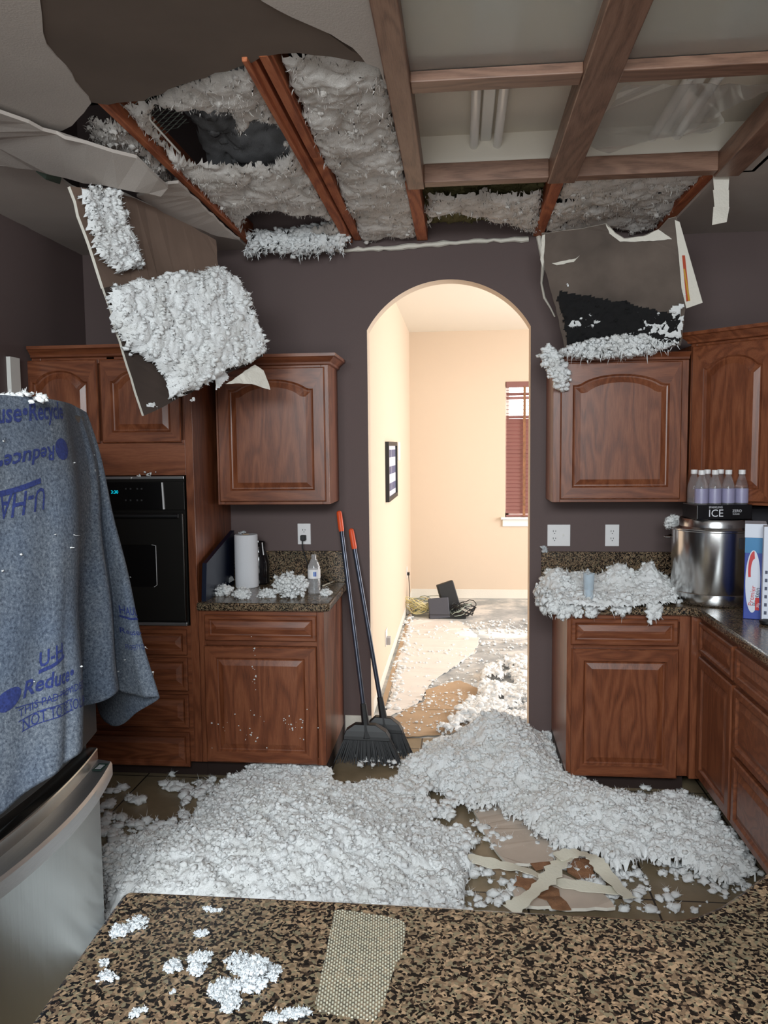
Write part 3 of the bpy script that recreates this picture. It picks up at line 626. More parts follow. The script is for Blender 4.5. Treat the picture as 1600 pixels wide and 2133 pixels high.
# insulation roll spilling over the wall top
parts = sheet([[(-1.14, 0), (-.60, 0), (-.58, .12), (-.66, .16), (-1.1, .13)]], (0, -.10, ZC-.07), UX, UZ, (0,-1,0), .07, res=.006, edge=.05, rag=.02, lump=(.05, .02), amp=.8, s=22, tuft=160, tsize=.017, sh=420, shsize=.045, shdir=(0,-.3,-1))
tag(nmesh('spilled_insulation', parts, FLUFF), 'white insulation roll spilling over wall top left of the arch', 'insulation', kind='stuff')
# expanded metal lath scrap in the hole
m = MB(); a = PZ(262, 222, 2.80); b = PZ(320, 290, 2.80); d = (b-a); per = Vector((.035, .03, .03))
for i in range(9):
    for j in range(3):
        p = a+d*(i/9)+per*j; m.tube([p, p+d*.055+per*.5, p+d*.11+per], .0016, 4); m.tube([p+per, p+d*.055+per*.5, p+d*.11], .0016, 4)
tag(m.build('metal_lath_scrap', simple('lath_metal', srgb(150, 160, 152), .35, metal=.8)), 'small strip of shiny expanded metal lath in the hole by red joist', 'metal lath')
tag(MB().tube([PZ(300, 236, 2.79), PZ(374, 318, 2.78)], .004, 6).build('white_wire', WHITE), 'thin straight white wire crossing hole beside the thin red joist', 'wire')

# ------------------------------------------------------------------ cabinets
def frame_of(o, ux, n):
    """local (x along face, y outward, z up) -> world"""
    ux = Vector(ux).normalized(); n = Vector(n).normalized(); o = Vector(o)
    return Matrix(((ux.x, n.x, 0, o.x), (ux.y, n.y, 0, o.y), (ux.z, n.z, 1, o.z), (0, 0, 0, 1)))
def rloop(x0, z0, x1, z1, arch, k=10, ka=24):
    """counter-clockwise outline: bottom, right, top (arched by `arch`), left"""
    P = [(x0+(x1-x0)*i/k, z0) for i in range(k)]; P += [(x1, z0+(z1-z0)*i/k) for i in range(k)]
    for i in range(ka):
        t = i/ka; u = 2*t-1; P.append((x1+(x0-x1)*t, z1+arch*(max(0, 1-(abs(u)/.86)**2.2))**.8))
    P += [(x0, z1+(z0-z1)*i/k) for i in range(k)]
    return P
def door(name, parent, F, x0, z0, x1, z1, arch=0.0, rail=.058, t=.02, horiz=False, panel=True, label=None):
    m = MB(); w = x1-x0; h = z1-z0; st = rail; k, ka = 10, 24; n = 3*k+ka
    top = z1-st-arch
    L = [(rloop(x0, z0, x1, z1, 0), 0.0), (rloop(x0, z0, x1, z1, 0), t-.005), (rloop(x0+.005, z0+.005, x1-.005, z1-.005, 0), t)]
    if panel:
        def inner(d, y): return (rloop(x0+st+d, z0+st+d, x1-st-d, top-d, arch), y)
        L += [inner(0, t), inner(.004, t-.004), inner(.008, t-.010), inner(.014, t-.011), inner(.040 if w > .25 else .026, t-.002)]
    vs = [F @ Vector((p[0], y, p[1])) for P, y in L for p in P]
    m.v = [tuple(v) for v in vs]; hz = 0 if not horiz else 1
    for j in range(len(L)-1):
        for i in range(n):
            i2 = (i+1) % n; mi = hz
            if panel and j == 2 and (i < k or 2*k <= i < 2*k+ka): mi = 1
            m.f.append((j*n+i, j*n+i2, (j+1)*n+i2, (j+1)*n+i)); m.mi.append(mi)
    m.f.append(tuple((len(L)-1)*n+i for i in range(n))); m.mi.append(hz)
    o = m.build(name, [OZ, OX], parent, tri=False)
    if label: o['label'] = label
    return o
def body(parent, F, w, d, z0, z1, toe=0, top=True):
    """carcass box with face frame; local x 0..w, y from -d to 0"""
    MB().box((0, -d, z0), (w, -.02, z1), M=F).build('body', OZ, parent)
    if toe: MB().box((.0, -d, 0), (w, -.075, z0), M=F).build('toe_kick', TOE, parent)
def faceframe(parent, F, w, z0, z1, cuts, st=.04):
    """stiles and rails: cuts = z positions of mid rails"""
    m = MB().box((0, -.02, z0), (st, 0, z1), M=F).box((w-st, -.02, z0), (w, 0, z1), M=F)
    for c in [z0+st/2]+list(cuts)+[z1-st/2]: m.box((st, -.02, c-st/2), (w-st, -.0005, c+st/2), 1, M=F)
    m.box((st, -.02, z0+st), (w-st, -.012, z1-st), M=F)
    m.build('face_frame', [OZ, OX], parent, bevel=.0015)
def crown(parent, F, w, d, z, left=True, right=True, out=.045, h=.055):
    prof = [(0, 0), (.012, .004), (.014, .014), (.028, .028), (.036, .036), (out, .040), (out, h), (0, h)]
    m = MB(); n = len(prof); st = []
    def ringat(x, y, dx, dy): return [F @ Vector((x+dx*a, y+dy*a, z+b)) for a, b in prof]
    R = []
    if left: R.append(ringat(0, -d, -1, 0))
    R.append(ringat(0, 0, -1 if left else 0, 1)); R.append(ringat(w, 0, 1 if right else 0, 1))
    if right: R.append(ringat(w, -d, 1, 0))
    for r in R: m.v += [tuple(p) for p in r]
    for j in range(len(R)-1):
        for i in range(n): m.f.append((j*n+i, j*n+(i+1) % n, (j+1)*n+(i+1) % n, (j+1)*n+i)); m.mi.append(0)
    m.f.append(tuple(range(n))); m.f.append(tuple((len(R)-1)*n+i for i in range(n))); m.mi += [0, 0]
    m.build('crown_moulding', OX, parent)
    MB().box((0, -d, z), (w, 0, z+.012), M=F).build('top_panel', OX, parent)
zpx = lambda py, Y, px=560: PY(px, py, Y).z
# tall oven cabinet
xt0, xt1 = XW0+.012, -1.290; yt = -.60
T = thing('tall_oven_cabinet', 'tall oak cabinet with arched doors above the built in wall oven', 'cabinet', (xt0, yt, 0))
F = frame_of((xt0, yt, 0), (1,0,0), (0,-1,0)); wT = xt1-xt0
zt1 = zpx(742, yt, 300); zo0 = zpx(1303, yt, 330); zo1 = zpx(990, yt, 330); ztd = zpx(922, yt, 300)
MB().box((0, -.595, .10), (wT, -.02, zo0), M=F).box((0, -.595, zo1), (wT, -.02, zt1), M=F).box((0, -.595, zo0), (.018, -.02, zo1), M=F).box((wT-.018, -.595, zo0), (wT, -.02, zo1), M=F).build('body', OZ, T)
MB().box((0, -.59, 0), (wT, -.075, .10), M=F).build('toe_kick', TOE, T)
m = MB().box((0, -.02, .10), (.045, 0, zt1), M=F).box((wT-.04, -.02, .10), (wT, 0, zt1), M=F).box((.045, -.02, zo1), (wT-.04, -.001, ztd+.012), 1, M=F).box((.045, -.02, zt1-.03), (wT-.04, -.001, zt1), 1, M=F).box((.045, -.02, .10), (wT-.04, -.001, zo0), 1, M=F).box((wT/2-.02, -.02, ztd), (wT/2+.02, -.001, zt1), M=F)
m.build('face_frame', [OZ, OX], T, bevel=.0015)
lx = lambda px, py, Y=yt: PY(px, py, Y).x-xt0
door('door', T, F, lx(52, 850), ztd, lx(208, 850), zt1-.012, arch=.055, rail=.05)
door('door', T, F, lx(214, 850), ztd, lx(378, 850), zt1-.012, arch=.055, rail=.05)
for a, b in ((1310, 1362), (1368, 1436), (1444, 1512), (1522, 1592)):
    door('drawer', T, F, .03, zpx(b, yt, 300), lx(394, 1450), zpx(a, yt, 300), rail=.016, horiz=True)
crown(T, F, wT, .59, zt1, left=False, right=True)
# wall oven
ox1 = PY(388, 1100, yt).x; ox0 = xt0+.04
O = thing('wall_oven', 'black and grey stainless built in wall oven with cyan clock digits', 'oven', (ox0, yt, zo0))
Fo = frame_of((ox0, yt, 0), (1,0,0), (0,-1,0)); wo = ox1-ox0
MB().box((0, -.50, zo0+.004), (wo, .004, zo1-.004), M=Fo).build('housing', BLKS, O)
zp1 = zpx(1003, yt, 330); zp0 = zpx(1062, yt, 330)
MB().box((0, .004, zpx(998, yt, 330)), (wo, .014, zo1-.004), M=Fo).build('top_trim', STEELY, O, bevel=.002)
MB().box((.02, .004, zp0), (wo, .012, zp1), M=Fo).build('control_panel', BLKS, O, bevel=.002)
cx1 = PY(340, 1030, yt).x-ox0
MB().box((.08, .012, zp0+.004), (cx1, .018, zp1-.002), M=Fo).build('control_glass', BLKG, O)
MB().slab([Fo @ Vector(p) for p in ((cx1, .012, zp1-.004), (cx1+.006, .012, zp1-.004), (cx1+.012, .012, zp0+.004), (cx1+.004, .012, zp0+.004))], (0,-1,0), .008).build('panel_edge', PLAST, O)
m = MB()
for i, px in enumerate((262, 272, 286, 295)):
    for py in (1018, 1042):
        c = Fo.inverted() @ PY(px, py, yt-.018); m.box((c.x-.004, .018, c.z-.004), (c.x+.004, .0186, c.z+.004), M=Fo)
m.build('buttons', simple('button_grey', srgb(60, 60, 62), .5), O)
zd1 = zpx(1068, yt, 330)
MB().box((.004, .004, zo0+.03), (wo-.004, .034, zd1), M=Fo).build('oven_door', BLKS, O, bevel=.004)
MB().box((.004, .004, zo0+.004), (wo-.004, .02, zo0+.02), M=Fo).build('bottom_trim', STEELY, O, bevel=.002)
wz0_, wz1_ = zpx(1220, yt, 330), zpx(1133, yt, 330); wxr = PY(332, 1180, yt).x-ox0
MB().box((wo-wxr, .034, wz0_), (wxr, .036, wz1_), M=Fo).build('oven_window', BLKG, O)
m = MB().tube([Fo @ Vector((wxr-.02, .037, wz1_)), Fo @ Vector((wxr, .037, wz1_-.004)), Fo @ Vector((wxr, .037, wz0_+.01)), Fo @ Vector((wxr-.015, .037, wz0_))], .0016, 6); m.build('window_rim', PLAST, O)
MB().tube([Fo @ Vector((.02, .05, zd1-.012)), Fo @ Vector((wo-.02, .05, zd1-.012))], .011, 10).box((.03, .03, zd1-.02), (.05, .05, zd1-.004), M=Fo).box((wo-.05, .03, zd1-.02), (wo-.03, .05, zd1-.004), M=Fo).build('door_handle', BLACK, O)
# text helper: font outline -> mesh laid on a frame
def text(s, size, name, mat, parent, M=None, fn=None, align='LEFT', ext=0.0004, cut=0, bold=0, sx=1, shear=0):
    c = bpy.data.curves.new(name, 'FONT'); c.body = s; c.size = size; c.align_x = align; c.offset = bold; c.shear = shear; c.resolution_u = 3
    o = bpy.data.objects.new(name, c); COL.objects.link(o); bpy.context.view_layer.update()
    me = bpy.data.meshes.new_from_object(o.evaluated_get(bpy.context.evaluated_depsgraph_get())); bpy.data.objects.remove(o)
    bm = bmesh.new(); bm.from_mesh(me)
    if cut:
        xs = [v.co.x for v in bm.verts]; ys = [v.co.y for v in bm.verts]
        x = min(xs)+cut
        while x < max(xs): bmesh.ops.bisect_plane(bm, geom=bm.verts[:]+bm.edges[:]+bm.faces[:], plane_co=(x,0,0), plane_no=(1,0,0)); x += cut
        y = min(ys)+cut
        while y < max(ys): bmesh.ops.bisect_plane(bm, geom=bm.verts[:]+bm.edges[:]+bm.faces[:], plane_co=(0,y,0), plane_no=(0,1,0)); y += cut
    bmesh.ops.triangulate(bm, faces=bm.faces[:])
    for v in bm.verts:
        p = Vector((v.co.x*sx, v.co.y, 0)); v.co = fn(p) if fn else M @ p
    bm.to_mesh(me); bm.free(); me.materials.clear(); me.materials.append(mat)
    o = bpy.data.objects.new(name, me); COL.objects.link(o)
    if parent: o.parent = parent; o.matrix_parent_inverse = parent_inv(parent)
    return o
def textM(o, right, up): 
    r = Vector(right).normalized(); u = Vector(up).normalized(); n = r.cross(u)
    return Matrix(((r.x,u.x,n.x,o[0]),(r.y,u.y,n.y,o[1]),(r.z,u.z,n.z,o[2]),(0,0,0,1)))
p = PY(231, 1028, yt-.0195); text('3:30', .022, 'clock_digits', CYAN, O, M=textM(p, (1,0,0), (0,0,1)))

# left base cabinet
xb0, xb1 = -1.2885, -.662; hB = .874
B = thing('base_cabinet', 'oak base cabinet with single drawer under small left counter, fluff specks on door', 'cabinet', (xb0, -.60, 0))
F = frame_of((xb0, -.60, 0), (1,0,0), (0,-1,0)); w = xb1-xb0; body(B, F, w, .595, .10, hB, toe=1)
lx = lambda px, py: PY(px, py, -.60).x-xb0
zc_ = zpx(1340, -.60); faceframe(B, F, w, .10, hB, [zc_+.006], st=.036)
door('drawer', B, F, lx(428, 1300), zpx(1334, -.6), lx(660, 1300), zpx(1281, -.6), rail=.018, horiz=True)
door('door', B, F, lx(430, 1450), zpx(1587, -.6), lx(661, 1450), zpx(1346, -.6), rail=.055)
# left upper cabinet
xu0, xu1 = PY(453, 1000, -.325).x, PY(686, 1000, -.325).x; zu0 = zpx(1051, -.325); zu1 = zpx(762, -.325)
U_ = thing('wall_cabinet', 'oak wall cabinet with crown moulding between oven cabinet and arch', 'cabinet', (xu0, -.32, zu0))
F = frame_of((xu0, -.32, 0), (1,0,0), (0,-1,0)); w = xu1-xu0; body(U_, F, w, .315, zu0, zu1)
faceframe(U_, F, w, zu0, zu1, [], st=.036)
door('door', U_, F, .014, zu0+.016, w-.016, zu1-.012, arch=.05, rail=.058)
crown(U_, F, w, .315, zu1)
# right base cabinet on the back wall
xr0, xr1 = PY(1180, 1450, -.60).x, 1.06
B2 = thing('base_cabinet', 'oak base cabinet with single drawer right of arch, red sheen on its right stile', 'cabinet', (xr0, -.60, 0))
F = frame_of((xr0, -.60, 0), (1,0,0), (0,-1,0)); w = xr1-xr0; body(B2, F, w, .595, .10, hB, toe=1)
lx = lambda px, py: PY(px, py, -.60).x-xr0
r1 = lx(1414, 1400)
m = MB().box((0, -.02, .10), (.03, 0, hB), M=F).box((r1, -.02, .10), (w, 0, hB), M=F)
for c in (.118, zpx(1347, -.6, 1300), hB-.018): m.box((.03, -.02, c-.018), (r1, -.0005, c+.018), 1, M=F)
m.box((.03, -.02, .12), (r1, -.012, hB-.02), M=F); m.build('face_frame', [OZ, OX], B2, bevel=.0015)
door('drawer', B2, F, lx(1189, 1310), zpx(1343, -.6, 1300), lx(1411, 1310), zpx(1288, -.6, 1300), rail=.018, horiz=True)
door('door', B2, F, lx(1189, 1450), zpx(1616, -.6, 1300), lx(1411, 1450), zpx(1351, -.6, 1300), rail=.055)
# right run of base cabinets, facing left
XR = 1.105; yc0 = -.60
ylo = lambda px, py: PX(px, py, XR).y
y1 = ylo(1534, 1500); 
def rrun(name_label, ya, yb, kind):
    c = thing('base_cabinet', name_label, 'cabinet', (XR, ya, 0)); F = frame_of((XR, ya, 0), (0,-1,0), (-1,0,0)); w = ya-yb
    body(c, F, w, .60, .10, hB, toe=1); faceframe(c, F, w, .10, hB, [.70] if kind == 'door' else [.70, .42], st=.03)
    if kind == 'door': door('drawer', c, F, .02, .71, w-.012, .85, rail=.016, horiz=True); door('door', c, F, .02, .125, w-.012, .69, rail=.045)
    else:
        for a, b in ((.71, .85), (.425, .69), (.125, .405)): door('drawer', c, F, .012, a, w-.02, b, rail=.03, horiz=True)
    return c
rrun('narrow oak base cabinet in right corner with one drawer above a slim door', yc0-.03, y1, 'door')
rrun('wide oak three drawer base cabinet at right edge of frame', y1-.004, -2.1, 'drawers')
MB_ = MB().box((1.0605, yc0+.02, .1), (XR-.0, yc0-.029, hB)); tag(MB_.build('corner_filler', OZ), 'slim oak filler strip closing inside corner between the right base cabinets', 'filler')
# right upper cabinets
xq0, xq1 = PY(1152, 900, -.325).x, 1.108; zq0 = zpx(1046, -.325, 1290); zq1 = zpx(752, -.325, 1290)
U2 = thing('wall_cabinet', 'oak wall cabinet right of the arch, with hanging drywall resting on top', 'cabinet', (xq0, -.32, zq0))
F = frame_of((xq0, -.32, 0), (1,0,0), (0,-1,0)); w = xq1-xq0; body(U2, F, w, .315, zq0, zq1)
faceframe(U2, F, w, zq0, zq1, [], st=.036)
lx = lambda px, py: PY(px, py, -.325).x-xq0
door('door', U2, F, lx(1167, 900), zq0+.016, lx(1418, 900), zq1-.006, arch=.05, rail=.058)
crown(U2, F, w, .315, zq1, right=False, h=.03, out=.02)
zr1 = zpx(718, -.325, 1425)
U3 = thing('corner_wall_cabinet', 'taller oak corner wall cabinet set diagonally at right edge of frame', 'cabinet', (1.115, -.325, zq0))
dv = Vector((1,-1,0)).normalized(); nv = Vector((-1,-1,0)).normalized()
F = frame_of((1.115, -.325, 0), dv, nv); w = .43
fp_ = [(1.115, -.325), (1.115+w*.7071, -.325-w*.7071), (XW1-.008, -.325-w*.7071), (XW1-.008, -.005), (1.115, -.005)]
MB().slab([(a-nv.x*.02 if i < 2 else a, b-nv.y*.02 if i < 2 else b, zq0) for i, (a, b) in enumerate(fp_)], UZ, zr1-zq0).build('body', OZ, U3)
faceframe(U3, F, w, zq0, zr1, [], st=.03)
door('door', U3, F, .016, zq0+.016, w-.016, zr1-.012, arch=.05, rail=.058)
crown(U3, F, w, .02, zr1, left=True, right=False)

# ------------------------------------------------------------------ counters
def counter(name, poly, label, splash, parent_loc, thick=.04, jit=0):
    c = thing(name, label, 'countertop', parent_loc)
    MB().slab([(x, y, .914-thick) for x, y in poly], UZ, thick).build('slab', GRAN, c, bevel=.009, tri=False)
    for lo, hi in splash: MB().box(lo, hi).build('backsplash', GRAN, c, bevel=.003)
    return c
zb = PY(722, 1148, -.02).z
counter('countertop', [(-1.287, -.635), (-.640, -.635), (-.628, -.62), (-.628, -.002), (-1.287, -.002)], 'short speckled dark granite counter beside oven with paper towels on it', [((-1.287, -.022, .914), (-.64, -.002, zb))], (-1.287, -.635, .874))
xe = PY(1142, 1270, -.45).x-.02
_a, _b2 = PZ(1545, 1855, .914), PZ(1602, 1812, .914); PEY = _b2.y+(_b2.y-_a.y)/(_b2.x-_a.x)*(1.078-_b2.x)+.003
counter('countertop', [(xe+.03, -.002), (xe, -.03), (xe, -.60), (xe+.035, -.635), (1.04, -.635), (1.078, -.68), (1.078, PEY), (XW1-.003, PEY), (XW1-.003, -.002)], 'speckled dark granite counter turning the right corner under steel stock pot', [((xe+.03, -.022, .914), (XW1-.004, -.002, zb)), ((XW1-.024, PEY+.01, .914), (XW1-.004, -.024, zb))], (xe, -.635, .874))
# island
ic = [PZ(x, y, .914) for x, y in ((262, 1853), (800, 1880), (1100, 1897), (1350, 1911), (1410, 1913), (1450, 1906), (1500, 1885), (1545, 1855), (1602, 1812))]
ic = [(p.x, p.y) for p in ic]; e0, e1 = Vector(ic[-2]), Vector(ic[-1]); dd = (e1-e0).normalized()
pe = e1+dd*((1.078-e1.x)/dd.x); il = PZ(68, 2125, .914); L0 = Vector((ic[0][0], ic[0][1])); dl = (Vector((il.x, il.y))-L0).normalized()
far = L0+dl*.95; c0 = [tuple(L0+dl*.02), (L0.x+.004, L0.y-.002), (L0.x+.022, L0.y-.0015)]
ipoly = c0+ic[1:]+[(1.078, pe.y), (XW1-.003, pe.y), (XW1-.003, -4.0), tuple(far)]
I = thing('island_countertop', 'large brown speckled granite island counter filling the bottom foreground', 'countertop', (L0.x, L0.y, .874))
MB().slab([(x, y, .874) for x, y in ipoly], UZ, .04).build('slab', GRAN, I, bevel=.008)
K = thing('island_cabinet', 'oak cabinet base carrying the large granite island counter', 'cabinet', (.1, -3.6, 0))
MB().box((L0.x+.12, -3.85, .1), (XW1-.01, L0.y-.30, .874)).build('body', OZ, K)
MB().box((L0.x+.18, -3.8, 0), (XW1-.02, L0.y-.36, .1)).build('toe_kick', TOE, K)
# ------------------------------------------------------------------ refrigerator with bowed stainless fronts, facing right
fy1 = PX(206, 1600, -1.175).y; fy0 = fy1-.905; XFR = -1.19; zd_ = PX(206, 1554, -1.175).z; FH = 1.775
def bow(y): t = (y-fy0)/(fy1-fy0); return XFR+.015+.042*(1-(2*t-1)**2)
R_ = thing('refrigerator', 'stainless refrigerator with bowed freezer drawer, mostly under the grey moving blanket', 'refrigerator', (XFR, (fy0+fy1)/2, 0))
MB().box((XW0+.25, fy0+.005, .02), (XFR-.02, fy1-.005, FH)).build('body', simple('fridge_side', srgb(70, 72, 74), .5), R_, bevel=.006)
def bowpanel(name, z0, z1, mat, ofs=0, y0=None, y1=None, n=28, bev=.006):
    y0 = fy0 if y0 is None else y0; y1 = fy1 if y1 is None else y1
    m = MB(); out = [(bow(y0+(y1-y0)*i/n)+ofs, y0+(y1-y0)*i/n) for i in range(n+1)]
    poly = [(XFR-.018, y0)]+out+[(XFR-.018, y1)]
    m.slab([(x, y, z0) for x, y in poly], UZ, z1-z0); return m.build(name, mat, R_, bevel=bev)
bowpanel('freezer_drawer', .09, zd_, STEEL)
bowpanel('upper_door', zd_+.05, FH-.005, simple('fridge_door_shaded', srgb(38, 38, 40), .5))  # shadow under the blanket put into this door's dark colour
MB().box((XFR-.05, fy0+.03, .02), (XFR+.01, fy1-.03, .085)).build('kick_grille', BLACK, R_)
# wide bowed handle along the drawer's top edge
m = MB(); n = 30; prof = [(.0, -.012), (.052, -.018), (.058, -.026), (.058, -.062), (.050, -.068), (.044, -.062), (.044, -.034), (0, -.028)]
vs = []; k = len(prof)
for i in range(n+1):
    y = fy0+.004+(fy1-fy0-.008)*i/n; t = 2*i/n-1; dz = .0; ex = .85+.25*(1-t*t)
    for a, b in prof: vs.append((bow(y)+a*ex-.002, y, zd_-.028+b*(1+.15*(1-t*t))))
m.add(vs, [(i*k+j, i*k+(j+1) % k, (i+1)*k+(j+1) % k, (i+1)*k+j) for i in range(n) for j in range(k)]+[tuple(range(k)), tuple(n*k+j for j in range(k))])
h_ = m.build('drawer_handle', steelmat('handle_steel', 'y', .45), R_, smooth='auto')
q = Vector((bow(fy1-.05)+.03, fy1-.06, zd_-.028-.0125)); MB().box((q.x-.018, q.y-.03, q.z), (q.x+.014, q.y+.022, q.z+.0015)).build('handle_sticker', simple('sticker_green', srgb(40, 66, 58), .4), h_)
m = MB(); 
for i in range(4): m.box((q.x-.012, q.y-.02+i*.009, q.z+.0015), (q.x+.006, q.y-.016+i*.009, q.z+.002))
m.build('sticker_print', WTXT, h_)

# ------------------------------------------------------------------ moving blanket
def cr(P, t):
    n = len(P)-1; i = min(int(t*n), n-1); f = t*n-i; g = lambda j: P[max(0, min(n, j))]
    a, b, c, d = g(i-1), g(i), g(i+1), g(i+2)
    return .5*((2*b)+(c-a)*f+(2*a-5*b+4*c-d)*f*f+(3*b-a-3*c+d)*f*f*f)
TB = [ # (top pixel, depth), (bottom pixel, depth)
 ((-330, 812, 1.62), (-420, 2010, 1.50)), ((-200, 816, 1.75), (-260, 1900, 1.62)), ((-60, 822, 1.88), (-60, 1728, 1.84)), ((0, 826, 1.96), (0, 1690, 1.92)), ((60, 829, 2.06), (80, 1632, 2.00)),
 ((100, 833, 2.14), (130, 1596, 2.06)), ((128, 838, 2.22), (166, 1562, 2.13)), ((138, 840, 2.30), (150, 1515, 2.34)), ((146, 842, 2.36), (165, 1478, 2.42)), ((155, 846, 2.40), (210, 1462, 2.38)),
 ((164, 851, 2.43), (250, 1438, 2.44)), ((168, 853, 2.47), (244, 1432, 2.62)), ((172, 856, 2.50), (262, 1442, 2.66)), ((176, 859, 2.52), (300, 1452, 2.60)), ((178, 861, 2.54), (326, 1453, 2.62)),
 ((176, 862, 2.58), (286, 1484, 2.72)), ((170, 860, 2.62), (236, 1512, 2.84)), ((160, 858, 2.66), (205, 1478, 2.95)), ((150, 856, 2.70), (192, 1440, 2.98))]
def nr(i): return .955 if i < 7 else .955+.045*min(1, (i-6)/3)
TP = [PD(a[0], a[1], a[2]*nr(i)) for i, (a, b) in enumerate(TB)]; BP = [PD(b[0], b[1], b[2]*nr(i)) for i, (a, b) in enumerate(TB)]
def cloth(u, v, off=0):
    """u along the hem 0..1, v from the top edge 0 to the hem 1 (v<0 lies on the appliance top)"""
    a = cr(TP, u); b = cr(BP, u)
    if v < 0: return Vector((a.x+v*.75, a.y, a.z+.004+.010*math.sin(u*40)*max(-1, v*3)))
    s = v**1.18; p = a.lerp(b, s); p.z = a.z+(b.z-a.z)*v
    p.x += .035*math.sin(min(1, v*3.2)*math.pi/2)*(1-v)*1.0
    p.x += .006*math.sin(u*70+v*3)*v+.004*math.sin(v*13+u*9)
    return p
def cnorm(u, v):
    e = .004; a = cloth(min(1, u+e), v)-cloth(max(0, u-e), v); b = cloth(u, min(1, v+e))-cloth(u, max(0, v-e)); n = b.cross(a); n.normalize(); return n
NU, NV = 220, 110; m = MB(); vs = []
vv = [-.55+.55*i/14 for i in range(14)]+[i/(NV-1) for i in range(NV)]
for i in range(NU+1):
    for v in vv: vs.append(cloth(i/NU, v))
K_ = len(vv); m.add(vs, [(i*K_+j, (i+1)*K_+j, (i+1)*K_+j+1, i*K_+j+1) for i in range(NU) for j in range(K_-1)])
BLK = m.build('moving_blanket', FELT, smooth=True, origin=(-1.05, -2.2, .7)); md = BLK.modifiers.new('thick', 'SOLIDIFY'); md.thickness = .006; md.offset = 0
tag(BLK, 'grey blue felt moving blanket with blue printed lettering draped over the refrigerator', 'blanket')
# find cloth coordinates of a pixel
CG = []
def _proj(p):
    d = p-CAMP; z = d.dot(_f); return (800+FPX*d.dot(_r2)/z, 1066.5-FPX*d.dot(_u2)/z, z)
for i in range(0, 171):
    for j in range(0, 101):
        u, v = i/170, j/100; q = _proj(cloth(u, v)); CG.append((q[0], q[1], q[2], u, v))
CGA = np.array(CG)
def uvpx(px, py, umin=0, umax=1):
    d = (CGA[:, 0]-px)**2+(CGA[:, 1]-py)**2+np.where((CGA[:, 3] < umin) | (CGA[:, 3] > umax), 1e9, 0); k = int(np.argmin(d)); return CGA[k, 3], CGA[k, 4]
def ontext(s, size, A, Bp, up, umin=0, umax=1, sx=1, bold=0, shear=0, sub=None):
    """lay a word along the cloth from pixel A to pixel Bp; `up` = pixel above A at one text height"""
    a = uvpx(*A, umin, umax); b = uvpx(*Bp, umin, umax); c = uvpx(*up, umin, umax)
    W = []
    def fn(p):
        W.append(1); t = p.x; h = p.y
        u = a[0]+(b[0]-a[0])*t+(c[0]-a[0])*h; v = a[1]+(b[1]-a[1])*t+(c[1]-a[1])*h
        u = max(.002, min(.998, u)); v = max(0, min(.999, v)); n = cnorm(u, v); q = cloth(u, v)
        if n.dot(CAMP-q) < 0: n = -n
        return q+n*.0045
    c_ = bpy.data.curves.new('printed_lettering', 'FONT'); c_.body = s; c_.size = 1; c_.offset = bold; c_.shear = shear; c_.resolution_u = 2
    o = bpy.data.objects.new('printed_lettering', c_); COL.objects.link(o); bpy.context.view_layer.update()
    me = bpy.data.meshes.new_from_object(o.evaluated_get(bpy.context.evaluated_depsgraph_get())); bpy.data.objects.remove(o)
    bm = bmesh.new(); bm.from_mesh(me); xs = [v.co.x for v in bm.verts]; w = max(xs); hh = .72
    for v in bm.verts: v.co.x /= w; v.co.y /= hh
    for ax, lo, hi, st in ((0, 0, 1, .03), (1, -.3, 1.1, .25)):
        x = lo+st
        while x < hi:
            co_ = (x,0,0) if ax == 0 else (0,x,0); bmesh.ops.bisect_plane(bm, geom=bm.verts[:]+bm.edges[:]+bm.faces[:], plane_co=co_, plane_no=(1,0,0) if ax == 0 else (0,1,0)); x += st
    bmesh.ops.triangulate(bm, faces=bm.faces[:])
    for v in bm.verts: v.co = fn(v.co.copy())
    bm.to_mesh(me); bm.free(); me.materials.clear(); me.materials.append(INK)
    o = bpy.data.objects.new('printed_lettering', me); COL.objects.link(o); o.parent = BLK; o.matrix_parent_inverse = parent_inv(BLK)
    me.update(); return o
def onband(pts, w, umin=0, umax=1, name='printed_bar'):
    """printed line through pixels, width in v"""
    P = [uvpx(x, y, umin, umax) for x, y in pts]; L = []
    for i in range(len(P)-1):
        for k in range(12): t = k/12; L.append((P[i][0]*(1-t)+P[i+1][0]*t, P[i][1]*(1-t)+P[i+1][1]*t))
    L.append(P[-1]); m = MB(); V = []
    for u, v in L:
        for s in (-.5, .5):
            n = cnorm(u, v); q = cloth(u, min(.999, max(0, v+s*w)))
            if n.dot(CAMP-q) < 0: n = -n
            V.append(q+n*.0045)
    m.add(V, [(2*i, 2*i+1, 2*i+3, 2*i+2) for i in range(len(L)-1)]); return m.build(name, INK, BLK)
F1 = (0, .36)
ontext('Reuse•Recycle', 1, (-52, 880), (128, 872), (-52, 838), *F1, bold=.02)
ontext('Reduce•Re', 1, (112, 930), (-60, 958), (112, 962), *F1, bold=.02)     # printed upside down
onband([(84, 1003), (40, 1014), (-20, 1030)], .014, *F1)
ontext('U-HAUL', 1, (92, 1018), (-60, 1040), (92, 1062), *F1, bold=.01)
for i, (x, y) in enumerate(((126, 938),)):
    u0, v0 = uvpx(x, y, *F1); uw = abs(uvpx(x+13, y, *F1)[0]-u0) or .01; vh = .031
    m = MB(); V = []
    for k in range(28):
        a = 2*math.pi*k/28; u, v = u0+uw*math.cos(a), v0+vh*math.sin(a); nn = cnorm(u, v); q = cloth(u, v)
        if nn.dot(CAMP-q) < 0: nn = -nn
        V.append(q+nn*.0045)
    m.add(V, [tuple(range(28))]); m.build('printed_emblem', INK, BLK, tri=True)
ontext('U-H', 1, (78, 1396), (128, 1370), (76, 1362), *F1, bold=.02)
onband([(80, 1398), (104, 1385), (132, 1368)], .010, *F1)
